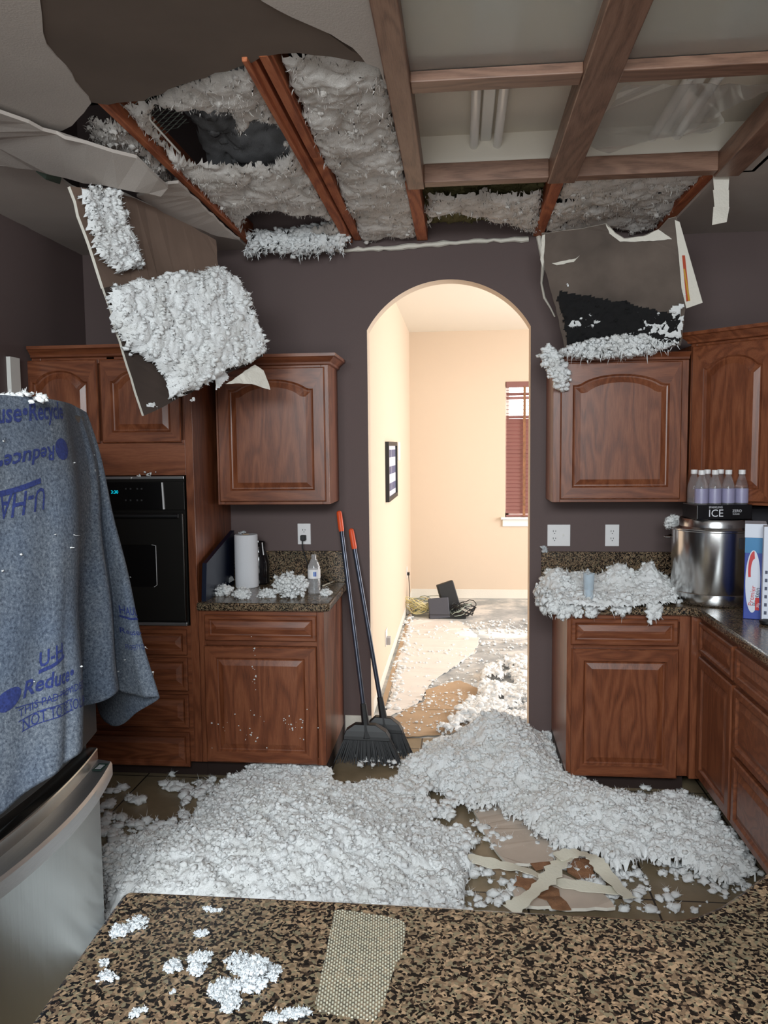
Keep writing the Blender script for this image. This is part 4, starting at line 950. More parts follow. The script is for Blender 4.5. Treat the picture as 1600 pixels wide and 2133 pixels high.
ontext('Reduce•', 1, (46, 1458), (150, 1414), (44, 1424), *F1, bold=.02, shear=.2)
onband([(30, 1478), (90, 1458), (150, 1432)], .0025, *F1, name='printed_line')
ontext('THIS PAD PROVIDED', 1, (36, 1498), (196, 1430), (35, 1478), *F1)
onband([(34, 1500), (90, 1480), (150, 1456)], .0025, *F1, name='printed_line')
ontext('NOT TO BE SOLD', 1, (42, 1520), (176, 1464), (41, 1502), *F1)
onband([(40, 1523), (90, 1504), (150, 1479)], .0025, *F1, name='printed_line')
u0, v0 = uvpx(18, 1458, *F1)
m = MB(); V = []
for k in range(28):
    a = 2*math.pi*k/28; u, v = u0+.022*math.cos(a), v0+.026*math.sin(a); nn = cnorm(u, v); q = cloth(u, v)
    if nn.dot(CAMP-q) < 0: nn = -nn
    V.append(q+nn*.0045)
m.add(V, [tuple(range(28))]); m.build('printed_emblem', INK, BLK, tri=True)
F3 = (.66, .80)
ontext('HAUL', 1, (250, 1274), (298, 1282), (248, 1256), *F3, bold=.01)
onband([(250, 1282), (275, 1287), (297, 1289)], .008, *F3)
ontext('Reuse•', 1, (252, 1318), (302, 1322), (250, 1302), *F3, bold=.01)
ontext('PROPERTY OF', 1, (262, 1350), (306, 1352), (261, 1338), *F3)

# ------------------------------------------------------------------ drywall slab hanging at left
nface = Vector((0,-1,0))
ha, hb, hc, hd = PD(146, 388, 2.86), PD(216, 600, 2.97), PD(300, 866, 3.12), PD(548, 742, 3.62)
he, hf_ = PD(456, 562, 3.56), PD(450, 500, 3.60)
hg = PD(240, 400, 3.02)
hs = thing('hanging_drywall_slab', 'big broken ceiling drywall slab hanging in front of the oak cabinets at left', 'drywall slab', ha)
n1 = (hd-hc).cross(hb-hc).normalized(); n1 = n1 if n1.dot(CAMP-hc) > 0 else -n1
low = subdiv([hb, hc, hd, he], .05, .003, 5)
MB().slab(low, -n1, .014, 0, side=1).build('lower_board', [simple('board_back_dark', srgb(62, 50, 44), .9, var=.2, vscale=6), GYP], hs, tri=True)
n2 = (hf_-hb).cross(ha-hb).normalized(); n2 = n2 if n2.dot(CAMP-hb) > 0 else -n2
upp = subdiv([ha, hb, he, hf_, PD(380, 462, 3.4), PD(300, 422, 3.2), hg], .05, .004, 6)
MB().slab(upp, -n2, .014, 0, side=1).build('upper_board', [KRAFT, GYP], hs, tri=True)
fl = [PD(478, 806, 3.46), PD(545, 762, 3.60), PD(556, 802, 3.56), PD(530, 808, 3.52), PD(500, 800, 3.5)]
MB().slab(subdiv([PD(470, 800, 3.46), PD(530, 760, 3.58), PD(548, 772, 3.6), PD(562, 812, 3.58), PD(524, 800, 3.53)], .02, .003, 3), n1, .004).build('paper_flap', GYP, hs, tri=True)
def pface(px, o, n, lift=.002): return [PP(x, y, o+n*lift, n) for x, y in px]
def onface(pxs, o, n, name, label, mat=FLUFF, thick=.06, par=None, **k):
    u = (n.cross(Vector((0,0,1)))).normalized(); v = n.cross(u); oo = o+n*.002
    polys = [[((p-oo).dot(u), (p-oo).dot(v)) for p in pface(px, o, n)] for px in pxs]
    parts = sheet(polys, oo, u, v, n, thick, **k); ob = nmesh(name, parts, mat)
    return tag(ob, label, 'insulation', kind='stuff')
blk = [(222, 602), (300, 580), (380, 566), (452, 560), (490, 590), (505, 640), (535, 700), (540, 738), (500, 762), (440, 790), (400, 815), (345, 828), (342, 790), (310, 760), (255, 722), (232, 680), (216, 640)]
onface([blk], hb, n1, 'insulation_block', 'thick white insulation slab clinging to lower half of the hanging drywall', thick=.055, s=31, res=.0055, edge=.05, rag=.016, lump=(.05, .02), amp=.5, tuft=420, tsize=.013, sh=700, shsize=.02)
onface([[(150, 392), (230, 400), (240, 440), (262, 500), (286, 560), (232, 570), (190, 545), (168, 470)]], hb, n2, 'insulation_strip', 'narrow white insulation strip on upper left of the hanging drywall slab', thick=.035, s=32, res=.006, edge=.03, rag=.012, lump=(.045, .02), amp=.55, tuft=160, tsize=.013, sh=320, shsize=.022)
onface([[(300, 600), (545, 735), (430, 830), (305, 862)]], hb, n1, 'clinging_insulation_bits', 'scattered small white fluff bits around the thick slab on hanging board', thick=.004, s=33, wear=.54, rag=.0, lump=(.02, .01), amp=.3, tuft=60, tsize=.006)

# ------------------------------------------------------------------ drywall panel leaning at right, above the wall cabinet
ra, rb_, rc, rd = PD(1128, 482, 3.66), PD(1408, 452, 3.42), PD(1462, 632, 3.46), PD(1150, 748, 3.90)
rn = (rb_-ra).cross(PD(1180, 738, 3.9)-ra).normalized(); rn = rn if rn.dot(CAMP-ra) > 0 else -rn
hp = thing('leaning_drywall_panel', 'dirty brown drywall panel fallen from ceiling above the right wall cabinet', 'drywall slab', ra)
out = [(1128, 486), (1200, 478), (1262, 466), (1282, 486), (1300, 497), (1340, 492), (1372, 478), (1392, 456), (1408, 452), (1430, 520), (1462, 630), (1428, 640), (1418, 720), (1330, 732), (1180, 742), (1158, 640), (1134, 560)]
MB().slab(subdiv(pface(out, ra, rn), .03, .003, 8), -rn, .013, 0, side=1).build('board', [simple('dirty_board', srgb(96, 84, 76), .9, var=.3, vscale=5), GYP], hp, tri=True)
MB().slab(pface([(1406, 458), (1416, 462), (1464, 630), (1430, 642), (1420, 600), (1414, 530)], ra, rn, .004), rn, .004).build('exposed_gypsum_edge', GYP, hp)
for i, (c_, px) in enumerate(((srgb(180, 70, 40), [(1421, 532), (1427, 532), (1437, 626), (1430, 628)]), (srgb(196, 150, 50), [(1424, 560), (1427, 560), (1438, 626), (1434, 627)]))):
    MB().slab(pface(px, ra, rn, .008+.002*i), rn, .002).build('orange_stain_strip', simple(f'stain_{i}', c_, .7), hp)
for px in ([(1130, 490), (1136, 488), (1132, 560), (1126, 540)], [(1150, 548), (1200, 538), (1208, 532), (1196, 545), (1160, 552)], [(1262, 466), (1282, 486), (1300, 497), (1340, 492), (1372, 478), (1400, 498), (1345, 502), (1292, 503), (1270, 486)]):
    MB().slab(subdiv(pface(px, ra, rn, .004), .015, .002, 9), rn, .004).build('torn_paper_edge', GYP, hp, tri=True)
onface([[(1160, 600), (1420, 650), (1415, 720), (1180, 735)]], ra, rn, 'black_debris', 'dark sooty attic dust crusted on lower part of the right leaning panel', mat=simple('soot', srgb(22, 21, 22), 1), thick=.006, s=41, rag=.02, lump=(.03, .012), amp=.5, tuft=30, tsize=.008)
onface([[(1170, 590), (1440, 600), (1415, 720), (1180, 735)]], ra, rn, 'clinging_insulation_bits', 'small white fluff flecks on dark face of the right leaning panel', thick=.006, s=47, wear=.60, rag=0, lump=(.025, .01), amp=.4, tuft=30, tsize=.008)
# insulation lying on the cabinet top
zt_ = zq1+.03
def fsheet(px, Z, name, label, thick=.05, mat=FLUFF, ex=None, **k):
    polys = [zpoly(p, Z) for p in px] if ex is None else ex
    return tag(nmesh(name, sheet(polys, (0,0,Z), UX, UY, UZ, thick, **k), mat), label, 'insulation', kind='stuff')
P = [PY(x, y, -.42) for x, y in ((1150, 752), (1172, 724), (1230, 706), (1300, 700), (1360, 696), (1405, 704), (1412, 716))]
pts = []; sz = []; rg = np.random.default_rng(5)
for i in range(700):
    t = rg.random(); a = P[1].lerp(P[-2], t); hgt = .045*(1-abs(2*t-1)**3); pts.append((a.x, -.42+rg.uniform(-.045, .045), a.z-.02+rg.uniform(-hgt, hgt))); sz.append(rg.uniform(.008, .020))
v1 = tufts(np.array(pts), np.array(sz), 3, .8, 4); k_ = rg.choice(len(pts), 200); v2 = shards(np.array(pts)[k_]+[0, -.02, 0], rg.uniform(.015, .05, 200), np.tile([0, -.3, -.95], (200, 1))+rg.normal(size=(200, 3))*.35, 3)
tag(nmesh('ledge_insulation', [v1, v2], FLUFF), 'long white insulation strip on ledge above the right wall cabinet', 'insulation', kind='stuff')
pts = []; sz = []
for i in range(330):
    t = rg.random(); a = PD(1142+30*t, 735+60*t+rg.uniform(-15, 15), 3.82)+Vector(rg.normal(size=3)*.016); pts.append(tuple(a)); sz.append(rg.uniform(.008, .018))
v1 = tufts(np.array(pts), np.array(sz), 2, .8, 6); v2 = shards(np.array(pts)[:110], rg.uniform(.01, .03, 110), np.tile([0, -.2, -1.], (110, 1))+rg.normal(size=(110, 3))*.4, 3)
tag(nmesh('dangling_insulation_clump', [v1, v2], FLUFF), 'white insulation clump dangling on upper left corner of right wall cabinet', 'insulation')
tag(MB().slab(subdiv([PY(x, y, -.352) for x, y in ((1152, 800), (1158, 768), (1170, 762), (1186, 772), (1188, 790), (1178, 800), (1172, 816), (1160, 812))], .012, .002, 4), (0,-1,0), .005).build('paper_scrap', GYP, tri=True), 'torn pale paper scrap stuck on corner of the right wall cabinet door', 'paper scrap')
m = MB(); m.tube([PY(x, y, -.015) for x, y in ((1122, 492), (1132, 545), (1128, 590), (1134, 620), (1146, 640), (1156, 660))], [.014, .012, .006, .007, .005, .004], 6)
tag(m.build('torn_drywall_rim', GYP), 'thin ragged white torn line down the wall beside right leaning panel', 'drywall strip')

# ------------------------------------------------------------------ insulation on the floor
pile = [(215, 1990), (205, 1780), (330, 1742), (400, 1722), (440, 1652), (530, 1606), (600, 1596), (680, 1600), (715, 1612), (742, 1608), (812, 1600), (838, 1560), (900, 1540), (1000, 1528), (1080, 1508), (1130, 1512), (1165, 1560), (1180, 1612), (1260, 1660), (1330, 1672), (1420, 1650), (1470, 1682), (1530, 1745), (1570, 1820), (1520, 1850), (1440, 1812), (1350, 1798), (1290, 1815), (1200, 1775), (1100, 1782), (1040, 1720), (985, 1690), (975, 1760), (985, 1880), (980, 2000)]
pile[8:15] = [(680, 1612), (715, 1640), (742, 1640), (812, 1632), (846, 1590), (900, 1545), (1000, 1528)]
thin = [(840, 1620), (980, 1690), (975, 1900), (900, 1890), (850, 1760)]
def hpile(u, v, sd):
    h = np.zeros_like(u)
    for px, py, r, a in ((600, 1720, .40, .10), (560, 1850, .5, .12), (740, 1790, .33, .08), (1040, 1570, .30, .16), (1090, 1620, .22, .08), (920, 1620, .25, .07), (1230, 1700, .35, .06), (340, 1860, .35, .08)):
        c = PZ(px, py, .05); h += a*np.exp(-((u-c.x)**2+(v-c.y)**2)/(r*r)*2.2)
    q3 = np.stack([u, v, u*0], -1); h += .05*(fbm(q3/.16, 3, 5)-.4)+.03*(fbm(q3/.06, 2, 8)-.4)
    return h*np.clip(sd/.16, 0, 1)
parts = sheet([zpoly(pile, .03)], (0,0,.003), UX, UY, UZ, .045, res=.006, edge=.07, rag=.045, lump=(.05, .015), amp=.7, s=51, holes=[zpoly([(860, 1612), (950, 1650), (990, 1700), (960, 1780), (905, 1720), (868, 1660)], .05), zpoly([(975, 1690), (1040, 1680), (1110, 1740), (1180, 1790), (1290, 1830), (1300, 2000), (975, 2000)], .03)], hfun=hpile, tuft=9000, tsize=.0125, sh=9000, shsize=.010, tl=2, fib=90000, flen=.013)
tag(nmesh('floor_insulation', parts, FLUFF), 'huge drift of fluffy white blown insulation covering the tile floor', 'insulation', kind='stuff')
def scatter(px, Z, n, name, label, size=.012, s=0, mat=FLUFF, level=1, power=1.5, dens=None, clump=.0):
    poly = zpoly(px, Z); rg = np.random.default_rng(s); A = np.array(poly); lo, hi = A.min(0), A.max(0); P = []
    while len(P) < n:
        q = rg.uniform(lo, hi, (n*4, 2)); q = q[sdist(q[:, 0], q[:, 1], poly) > 0]
        w = fbm(np.stack([q[:, 0]/.14, q[:, 1]/.14, q[:, 0]*0], -1), 3, s+2); q = q[w > clump]; P += list(q)
        if len(q) == 0: break
    P = np.array(P[:n]); S_ = size*rg.uniform(.3, 1.3, len(P))**power
    pts = np.stack([P[:, 0], P[:, 1], Z+S_*.35], -1)
    D = rg.normal(size=(len(P)*8, 3)); D[:, 2] = abs(D[:, 2]); D /= np.linalg.norm(D, axis=1)[:, None]; R8 = np.repeat(S_, 8)
    return tag(nmesh(name, [tufts(pts, S_*.8, level, .6, s), fibres(np.repeat(pts, 8, 0), R8*rg.uniform(.6, 1.6, len(R8)), D, s)], mat), label, 'insulation', kind='stuff')
scatter([(205, 1790), (212, 1620), (420, 1610), (470, 1640), (430, 1720), (330, 1760)], .004, 420, 'insulation_crumbs', 'sparse fluff crumbs on bare tiles between refrigerator and left cabinets', .024, 61, level=2, clump=.5)
scatter([(975, 1700), (1290, 1800), (1500, 1800), (1560, 1850), (1450, 1905), (975, 1890)], .004, 420, 'insulation_crumbs', 'fluff crumbs around the torn drywall pieces beside the island', .020, 62, level=2, clump=.42)
scatter([(1180, 1630), (1460, 1650), (1500, 1720), (1300, 1700)], .004, 260, 'insulation_crumbs', 'small fluff crumbs on tiles below the right base cabinet', .022, 63, level=2, clump=.45)
# thin layer around the cut: between the two hills
fsheet([[(850, 1600), (985, 1680), (990, 1760), (960, 1890), (880, 1890), (840, 1750)]], .003, 'floor_insulation', 'thin patchy white insulation with brown gaps in the middle of floor', thick=.02, s=52, res=.0075, edge=.04, rag=.02, lump=(.045, .02), amp=.6, wear=.42, tuft=500, tsize=.018, sh=200, shsize=.02)
# passage floor
fsheet([[(905, 1545), (1000, 1440), (1010, 1400), (1060, 1380), (1103, 1375), (1103, 1545)]], .0, 'passage_insulation', 'white insulation drift spreading through the arch onto the bare slab', thick=.03, s=53, res=.009, edge=.06, rag=.05, lump=(.05, .022), amp=.7, wear=.40, tuft=700, tsize=.02, sh=200, shsize=.02)
scatter([(815, 1450), (850, 1300), (1103, 1290), (1103, 1480), (900, 1500)], -.001, 900, 'insulation_crumbs', 'tiny fluff crumbs strewn across the bare passage slab', .016, 64, level=1, clump=.40)
scatter([(800, 1480), (848, 1262), (862, 1262), (835, 1480)], -.001, 240, 'insulation_crumbs', 'fluff and debris line along foot of the passage left wall', .022, 65, level=1)

# ------------------------------------------------------------------ loose drywall, paper and cardboard on the floor
def flat(name, px, Z, mat, label, cat, t=.012, jit=.004, seed=1, step=.03, side=None, tilt=None):
    P = [PZ(x, y, Z) for x, y in px]
    if tilt: P = [p+Vector((0,0,tilt*((i*7) % 5)/5)) for i, p in enumerate(P)]
    P = subdiv(P, step, jit, seed); P = [Vector((p.x, p.y, max(p.z, Z))) for p in P]
    return tag(MB().slab(P, UZ, t, 0, side=1 if side else None).build(name, [mat, side] if side else mat, tri=True, origin=P[0]), label, cat)
flat('drywall_piece', [(985, 1690), (1030, 1682), (1062, 1690), (1100, 1720), (1112, 1740), (1180, 1775), (1150, 1802), (1060, 1808), (1035, 1780), (1005, 1730)], .006, PINKP, 'pale pinkish drywall piece half buried in fluff in the middle of floor', 'drywall piece', side=GYP, jit=.006)
flat('drywall_piece', [(1068, 1862), (1100, 1838), (1160, 1822), (1250, 1862), (1282, 1896), (1180, 1899), (1080, 1893)], .02, PINKP, 'pale drywall piece lying under tape strips beside the island edge', 'drywall piece', side=GYP, seed=3)
flat('brown_fibre_scrap', [(1075, 1825), (1110, 1832), (1150, 1848), (1180, 1880), (1190, 1896), (1150, 1893), (1120, 1870), (1070, 1845)], .034, RUST, 'rusty brown fibre scrap on pale drywall piece beside the island', 'paper scrap', t=.004, jit=.01, seed=4)
flat('brown_fibre_scrap', [(1178, 1798), (1215, 1790), (1238, 1806), (1240, 1830), (1205, 1832), (1182, 1818)], .012, RUST, 'rusty brown fibre scrap inside the tape triangle on floor', 'paper scrap', t=.006, jit=.008, seed=5)
flat('brown_fibre_scrap', [(1105, 1800), (1148, 1796), (1150, 1806), (1116, 1814)], .03, RUST, 'slim brown fibre scrap under the crossing tape strips', 'paper scrap', t=.004, seed=6)
def ribbon(name, pts, w, label, lift=.03):
    P = [PZ(x, y, z) for x, y, z in pts]; L = [cr(P, i/30) for i in range(31)]; m = MB(); V = []
    for i, p in enumerate(L):
        t = (L[min(30, i+1)]-L[max(0, i-1)]); t.z = 0; t.normalize(); s = Vector((-t.y, t.x, .25*math.sin(i*.4))); ww = w*(1+.18*math.sin(i*1.9)+.1*math.sin(i*4.1))
        V += [p+s*ww, p-s*ww, p-s*ww+Vector((0,0,.003)), p+s*ww+Vector((0,0,.003))]
    m.add(V, [(4*i+j, 4*i+(j+1) % 4, 4*i+4+(j+1) % 4, 4*i+4+j) for i in range(30) for j in range(4)]+[(0,1,2,3), (120,121,122,123)])
    return tag(m.build(name, TAPE, smooth='auto'), label, 'tape strip')
ribbon('joint_tape_strip', [(972, 1786, .05), (1030, 1800, .05), (1090, 1812, .045), (1150, 1835, .045), (1210, 1846, .045), (1290, 1858, .05), (1312, 1862, .05)], .024, 'long cream paper tape strip running left to right across the floor debris')
ribbon('joint_tape_strip', [(1188, 1782, .075), (1165, 1800, .075), (1135, 1838, .07), (1095, 1872, .065), (1062, 1896, .06)], .029, 'wide cream tape strip slanting down left toward the island edge')
ribbon('joint_tape_strip', [(1160, 1786, .085), (1200, 1778, .085), (1236, 1788, .085), (1262, 1820, .075), (1312, 1872, .06)], .027, 'folded cream tape strip slanting down right beside the brown scrap')
cbs = flat('cardboard_sheet', [(802, 1508), (850, 1478), (884, 1462), (888, 1438), (930, 1424), (958, 1419), (1008, 1440), (1004, 1500), (985, 1512), (935, 1530), (850, 1536), (828, 1534)], .004, CARD, 'flat brown cardboard sheet on passage floor just beyond the arch', 'cardboard', t=.005, jit=.006, seed=9)
for pts in (((888, 1448), (1006, 1452)), ((838, 1478), (1003, 1478))):
    MB().tube([PZ(*pts[0], .0105), PZ(*pts[1], .0105)], .0025, 6).build('fold_line', CARD, cbs)
flat('carpet_pad_sheet', [(800, 1498), (815, 1440), (836, 1330), (858, 1292), (960, 1296), (1000, 1330), (990, 1360), (900, 1420), (886, 1440), (880, 1460), (846, 1478)], .0, simple('pale_film', srgb(220, 214, 208), .7, var=.04), 'pale thin sheet covering the bare passage slab left of the fluff', 'floor sheet', t=.003, jit=.012, seed=10)
scatter([(808, 1505), (888, 1440), (1005, 1440), (1000, 1505), (850, 1535)], .010, 170, 'insulation_crumbs', 'white flecks lying on the brown cardboard sheet', .011, 66, level=1)

# ------------------------------------------------------------------ brooms
def broom(name, label, head, tip, hw=.155, zh=.03, tilt=0):
    b = thing(name, label, 'broom', head); H = Vector(head); T_ = Vector(tip); ax = (T_-H).normalized()
    base = H+ax*.25
    MB().tube([base, base+(T_-base)*.5, T_-ax*.11], .0125, 14).build('pole', SLATE, b, smooth='auto')
    m = MB(); m.tube([T_-ax*.115, T_-ax*.10, T_-ax*.02, T_-ax*.006, T_], [.0135, .0155, .0155, .0135, .006], 14); m.build('grip', ORANGE, b, smooth='auto')
    m = MB().tube([H+ax*.13, H+ax*.20, H+ax*.31], [.034, .021, .0165], 14)
    X = Vector((1, 0, -tilt)).normalized(); V = []
    for (w_, z_, d_) in ((hw*.45, .205, .020), (hw*.88, .172, .026), (hw, .145, .028), (hw*1.02, .125, .028)):
        for sx, sy in ((-1, -1), (1, -1), (1, 1), (-1, 1)): V.append(H+X*sx*w_*.78+Vector((0, sy*d_, 0))+ax*z_)
    m.add(V, [(4*j+i, 4*j+(i+1) % 4, 4*j+4+(i+1) % 4, 4*j+4+i) for j in range(3) for i in range(4)]+[(0,1,2,3), (12,13,14,15)])
    m.build('broom_head', BLACK, b, bevel=.003)
    m = MB(); rnd = random.Random(3)
    for r_ in range(4):
        for k in range(46):
            f = k/45*2-1; y = (r_-1.5)*.013; a = H+X*f*hw*.76+Vector((0, y, 0))+ax*.13; e = H+X*(f*hw*1.12-.012)+Vector((rnd.uniform(-.006, .006), y*1.6+rnd.uniform(-.008, .008), -.0+rnd.uniform(0, .012))); e.z = max(e.z, .004)
            m.tube([a, a.lerp(e, .5), e], [.0032, .0036, .0028], 4)
    bb = m.build('bristles', BLKR, b); return b
hd1 = PZ(768, 1585, .0); hd1 = PY(768, 1586, hd1.y)
hd1 = PZ(772, 1590, .012); tp1 = PY(706, 1064, -.075)
broom('broom', 'black angle broom with orange tipped grey handle, nearer of the two by the arch', hd1, tp1, tilt=.02)
hd2 = PZ(812, 1572, .012); tp2 = PY(731, 1101, -.03)
broom('broom', 'second broom with orange tipped handle, mostly hidden behind the front broom', hd2, tp2, hw=.12, tilt=.05)
scatter([(745, 1562), (835, 1552), (838, 1600), (740, 1602)], .03, 60, 'insulation_crumbs', 'white fluff flecks caught on and around the broom bristles', .016, 67, level=2)

# ------------------------------------------------------------------ outlets, plates
def plate(px, Y, w, h, label, cat, kind, par=None):
    c = PY(px[0], px[1], Y); p = thing('outlet_plate' if kind == 'duplex' else 'switch_plate', label, cat, c)
    MB().box((c.x-w/2, Y-.006, c.z-h/2), (c.x+w/2, Y-.0005, c.z+h/2)).build('plate', PLAST, p, bevel=.002)
    return p, c
def duplex(p, c, Y, dx=0, n=(0,-1)):
    for s in (-1, 1):
        f = MB().lathe([(.001, 0), (.0165, 0), (.0175, .002), (.001, .0021)], 20, M=Matrix.Translation((c.x+dx, Y-.006, c.z+s*.0195)) @ Matrix.Rotation(math.pi/2, 4, 'X')).build('receptacle', PLAST, p)
        for a, b, hh in ((-.007, .004, .009), (.006, .004, .007)): MB().box((c.x+dx+a-.0014, Y-.0092, c.z+s*.0195+b-hh/2), (c.x+dx+a+.0014, Y-.0082, c.z+s*.0195+b+hh/2)).build('slot', WIRE, f)
        MB().tube([(c.x+dx, Y-.0082, c.z+s*.0195-.008), (c.x+dx, Y-.0092, c.z+s*.0195-.008)], .0026, 8).build('ground_hole', WIRE, f)
p, c = plate((634, 1112), 0, .074, .117, 'white duplex outlet with black plug above the small left counter', 'outlet', 'duplex'); duplex(p, c, 0)
cd = thing('power_cord', 'black plug and cord dropping from outlet behind the water bottle', 'power cord', c)
MB().box((c.x-.016, -.042, c.z-.034), (c.x+.014, -.0095, c.z-.004)).build('plug', BLACK, cd, bevel=.004)
MB().tube([(c.x-.004, -.04, c.z-.03), (c.x-.003, -.045, c.z-.07), (c.x+.01, -.04, c.z-.12), (c.x+.028, -.05, c.z-.17), (c.x+.035, -.10, .925), (c.x+.10, -.14, .921), (c.x+.13, -.20, .921)], .0033, 8).build('cord', BLACK, cd, smooth='auto')
p, c = plate((1275, 1115), 0, .074, .117, 'white duplex outlet on brown wall right of the double plate', 'outlet', 'duplex'); duplex(p, c, 0)
p, c = plate((1164, 1115), 0, .122, .117, 'white double plate with toggle switch and duplex outlet right of arch', 'switch plate', 'switch'); duplex(p, c, 0, -.023)
MB().box((c.x+.023-.005, -.009, c.z-.012), (c.x+.023+.005, -.006, c.z+.012)).build('switch_collar', PLAST, p); MB().box((c.x+.023-.0035, -.016, c.z-.002), (c.x+.023+.0035, -.008, c.z+.008)).build('toggle', WHITE, p, bevel=.001)
XPW = XP0
c = PX(847, 1192, XPW); p = thing('outlet_plate', 'small white outlet with black cable low on passage left wall near corner', 'outlet', c); MB().box((XPW+.0005, c.y-.037, c.z-.058), (XPW+.006, c.y+.037, c.z+.058)).build('plate', PLAST, p, bevel=.002)
MB().box((XPW+.006, c.y-.015, c.z-.03), (XPW+.03, c.y+.015, c.z)).build('plug', BLACK, p)
tag(MB().tube([(XPW+.02, c.y, c.z-.02), (XPW+.03, c.y+.01, c.z-.2), (XPW+.025, c.y+.0, .08), (XPW+.05, c.y-.05, .02)], .004, 6).build('power_cord', BLACK, smooth='auto'), 'thin black cord hanging down the passage wall from the small outlet', 'power cord')
c = PX(804, 1327, XPW); p = thing('outlet_plate', 'white outlet plate with grey adapter low on passage left wall near arch', 'outlet', c)
MB().box((XPW+.0005, c.y-.06, c.z-.058), (XPW+.006, c.y+.06, c.z+.058)).build('plate', PLAST, p, bevel=.002); MB().box((XPW+.006, c.y-.04, c.z-.05), (XPW+.035, c.y+.02, c.z+.005)).build('adapter', simple('grey_adapter', srgb(170, 168, 168), .5), p, bevel=.004)
# framed picture on the passage wall
a, b = PX(802, 920, XPW), PX(821, 922, XPW); zt_, zb_ = PX(802, 920, XPW).z, PX(804, 1046, XPW).z
pf = thing('picture_frame', 'black framed multi photo picture on the passage left wall', 'picture frame', (XPW, a.y, zb_))
m = MB(); y0, y1 = a.y, b.y; fw = .03
for lo, hi in (((XPW+.001, y0, zb_), (XPW+.028, y0+fw, zt_)), ((XPW+.001, y1-fw, zb_), (XPW+.028, y1, zt_)), ((XPW+.001, y0+fw, zb_), (XPW+.028, y1-fw, zb_+fw)), ((XPW+.001, y0+fw, zt_-fw), (XPW+.028, y1-fw, zt_))): m.box(lo, hi)
m.build('frame', BLACK, pf); MB().box((XPW+.001, y0+fw, zb_+fw), (XPW+.012, y1-fw, zt_-fw)).build('mat_board', simple('mat_board', srgb(206, 206, 216), .6), pf)
ph = simple('blue_photo', srgb(58, 74, 120), .4, var=.4, vscale=30)
for i in range(3):
    for j in range(2):
        ya = y0+fw+.03+j*(y1-y0-2*fw-.02)/2; w_ = (y1-y0-2*fw)/2-.05; za = zb_+fw+.04+i*(zt_-zb_-2*fw)/3
        MB().box((XPW+.012, ya, za), (XPW+.014, ya+w_, za+(zt_-zb_-2*fw)/3-.07)).build('photo', ph, pf)
c = PX(825, 935, XPW); tag(MB().box((XPW+.002, c.y-.02, c.z-.10), (XPW+.03, c.y+.10, c.z+.06)).build('white_wall_box', WHITE, bevel=.01), 'small white box mounted on passage wall just behind the picture frame', 'wall box')

# ------------------------------------------------------------------ network gear on the passage floor
g0 = PZ(925, 1290, 0)
t = thing('cable_modem', 'black upright modem leaning behind the grey router on passage floor', 'modem', (g0.x, g0.y+.2, 0))
Pm = PZ(945, 1288, 0); M = Matrix.Translation((Pm.x, Pm.y+.16, .005)) @ Matrix.Rotation(math.radians(-16), 4, 'Y') @ Matrix.Rotation(.3, 4, 'Z')
MB().box((-.085, -.03, 0), (.085, .03, .33), M=M).build('housing', BLACK, t, bevel=.01)
M2 = Matrix.Translation((Pm.x-.02, Pm.y+.02, .06)) @ Matrix.Rotation(math.radians(-55), 4, 'X') @ Matrix.Rotation(.12, 4, 'Y')
t2 = thing('router', 'charcoal square router with fluff on top leaning on black modem', 'router', (Pm.x-.1, Pm.y, 0)); M2 = Matrix.Translation((Pm.x-.14, Pm.y+.03, .075)) @ Matrix.Rotation(math.radians(58), 4, 'X') @ Matrix.Rotation(.1, 4, 'Z')
GR = simple('charcoal_case', srgb(66, 68, 78), .5)
MB().box((-.10, -.09, -.02), (.10, .12, .02), M=M2).build('housing', GR, t2, bevel=.008)
t3 = thing('flat_switch_box', 'flat black network box lying under the charcoal router', 'network box', (Pm.x, Pm.y, 0)); MB().box((Pm.x-.24, Pm.y-.02, .0), (Pm.x+.12, Pm.y+.12, .04)).build('housing', BLACK, t3, bevel=.006)
rnd = random.Random(11)
def tangle(cx, cy, n, R0, mat, label, name='cable_tangle'):
    m = MB()
    for k in range(n):
        r0 = rnd.uniform(.4, 1)*R0; ph0 = rnd.uniform(0, 6); tx = rnd.uniform(-.8, .8); P = []
        for i in range(25):
            a = ph0+i/24*2*math.pi*1.1; P.append((cx+r0*math.cos(a)*(.9+.2*math.sin(3*a+k)), cy+r0*.7*math.sin(a), max(.006, .02+.55*r0*(1+math.sin(a*1+tx+k)*.9)*rnd.uniform(.85, 1.1))))
        m.tube(P, .0042, 6)
    return tag(m.build(name, mat, smooth='auto'), label, 'cable')
cT = PZ(872, 1285, 0); tangle(cT.x, cT.y+.1, 12, .16, YCAB, 'tangled bunch of yellowish cables in far left corner of passage')
tangle(cT.x+.05, cT.y+.16, 6, .15, GCAB, 'grey green cables tangled through the yellow bunch')
tangle(Pm.x+.10, Pm.y+.05, 7, .13, BLACK, 'thin black cables looped right of the leaning modem')
tangle(Pm.x+.06, Pm.y+.03, 2, .13, GCAB, 'pale grey cable loops over the black modem')
L_ = [PZ(960, 1258, 0)]
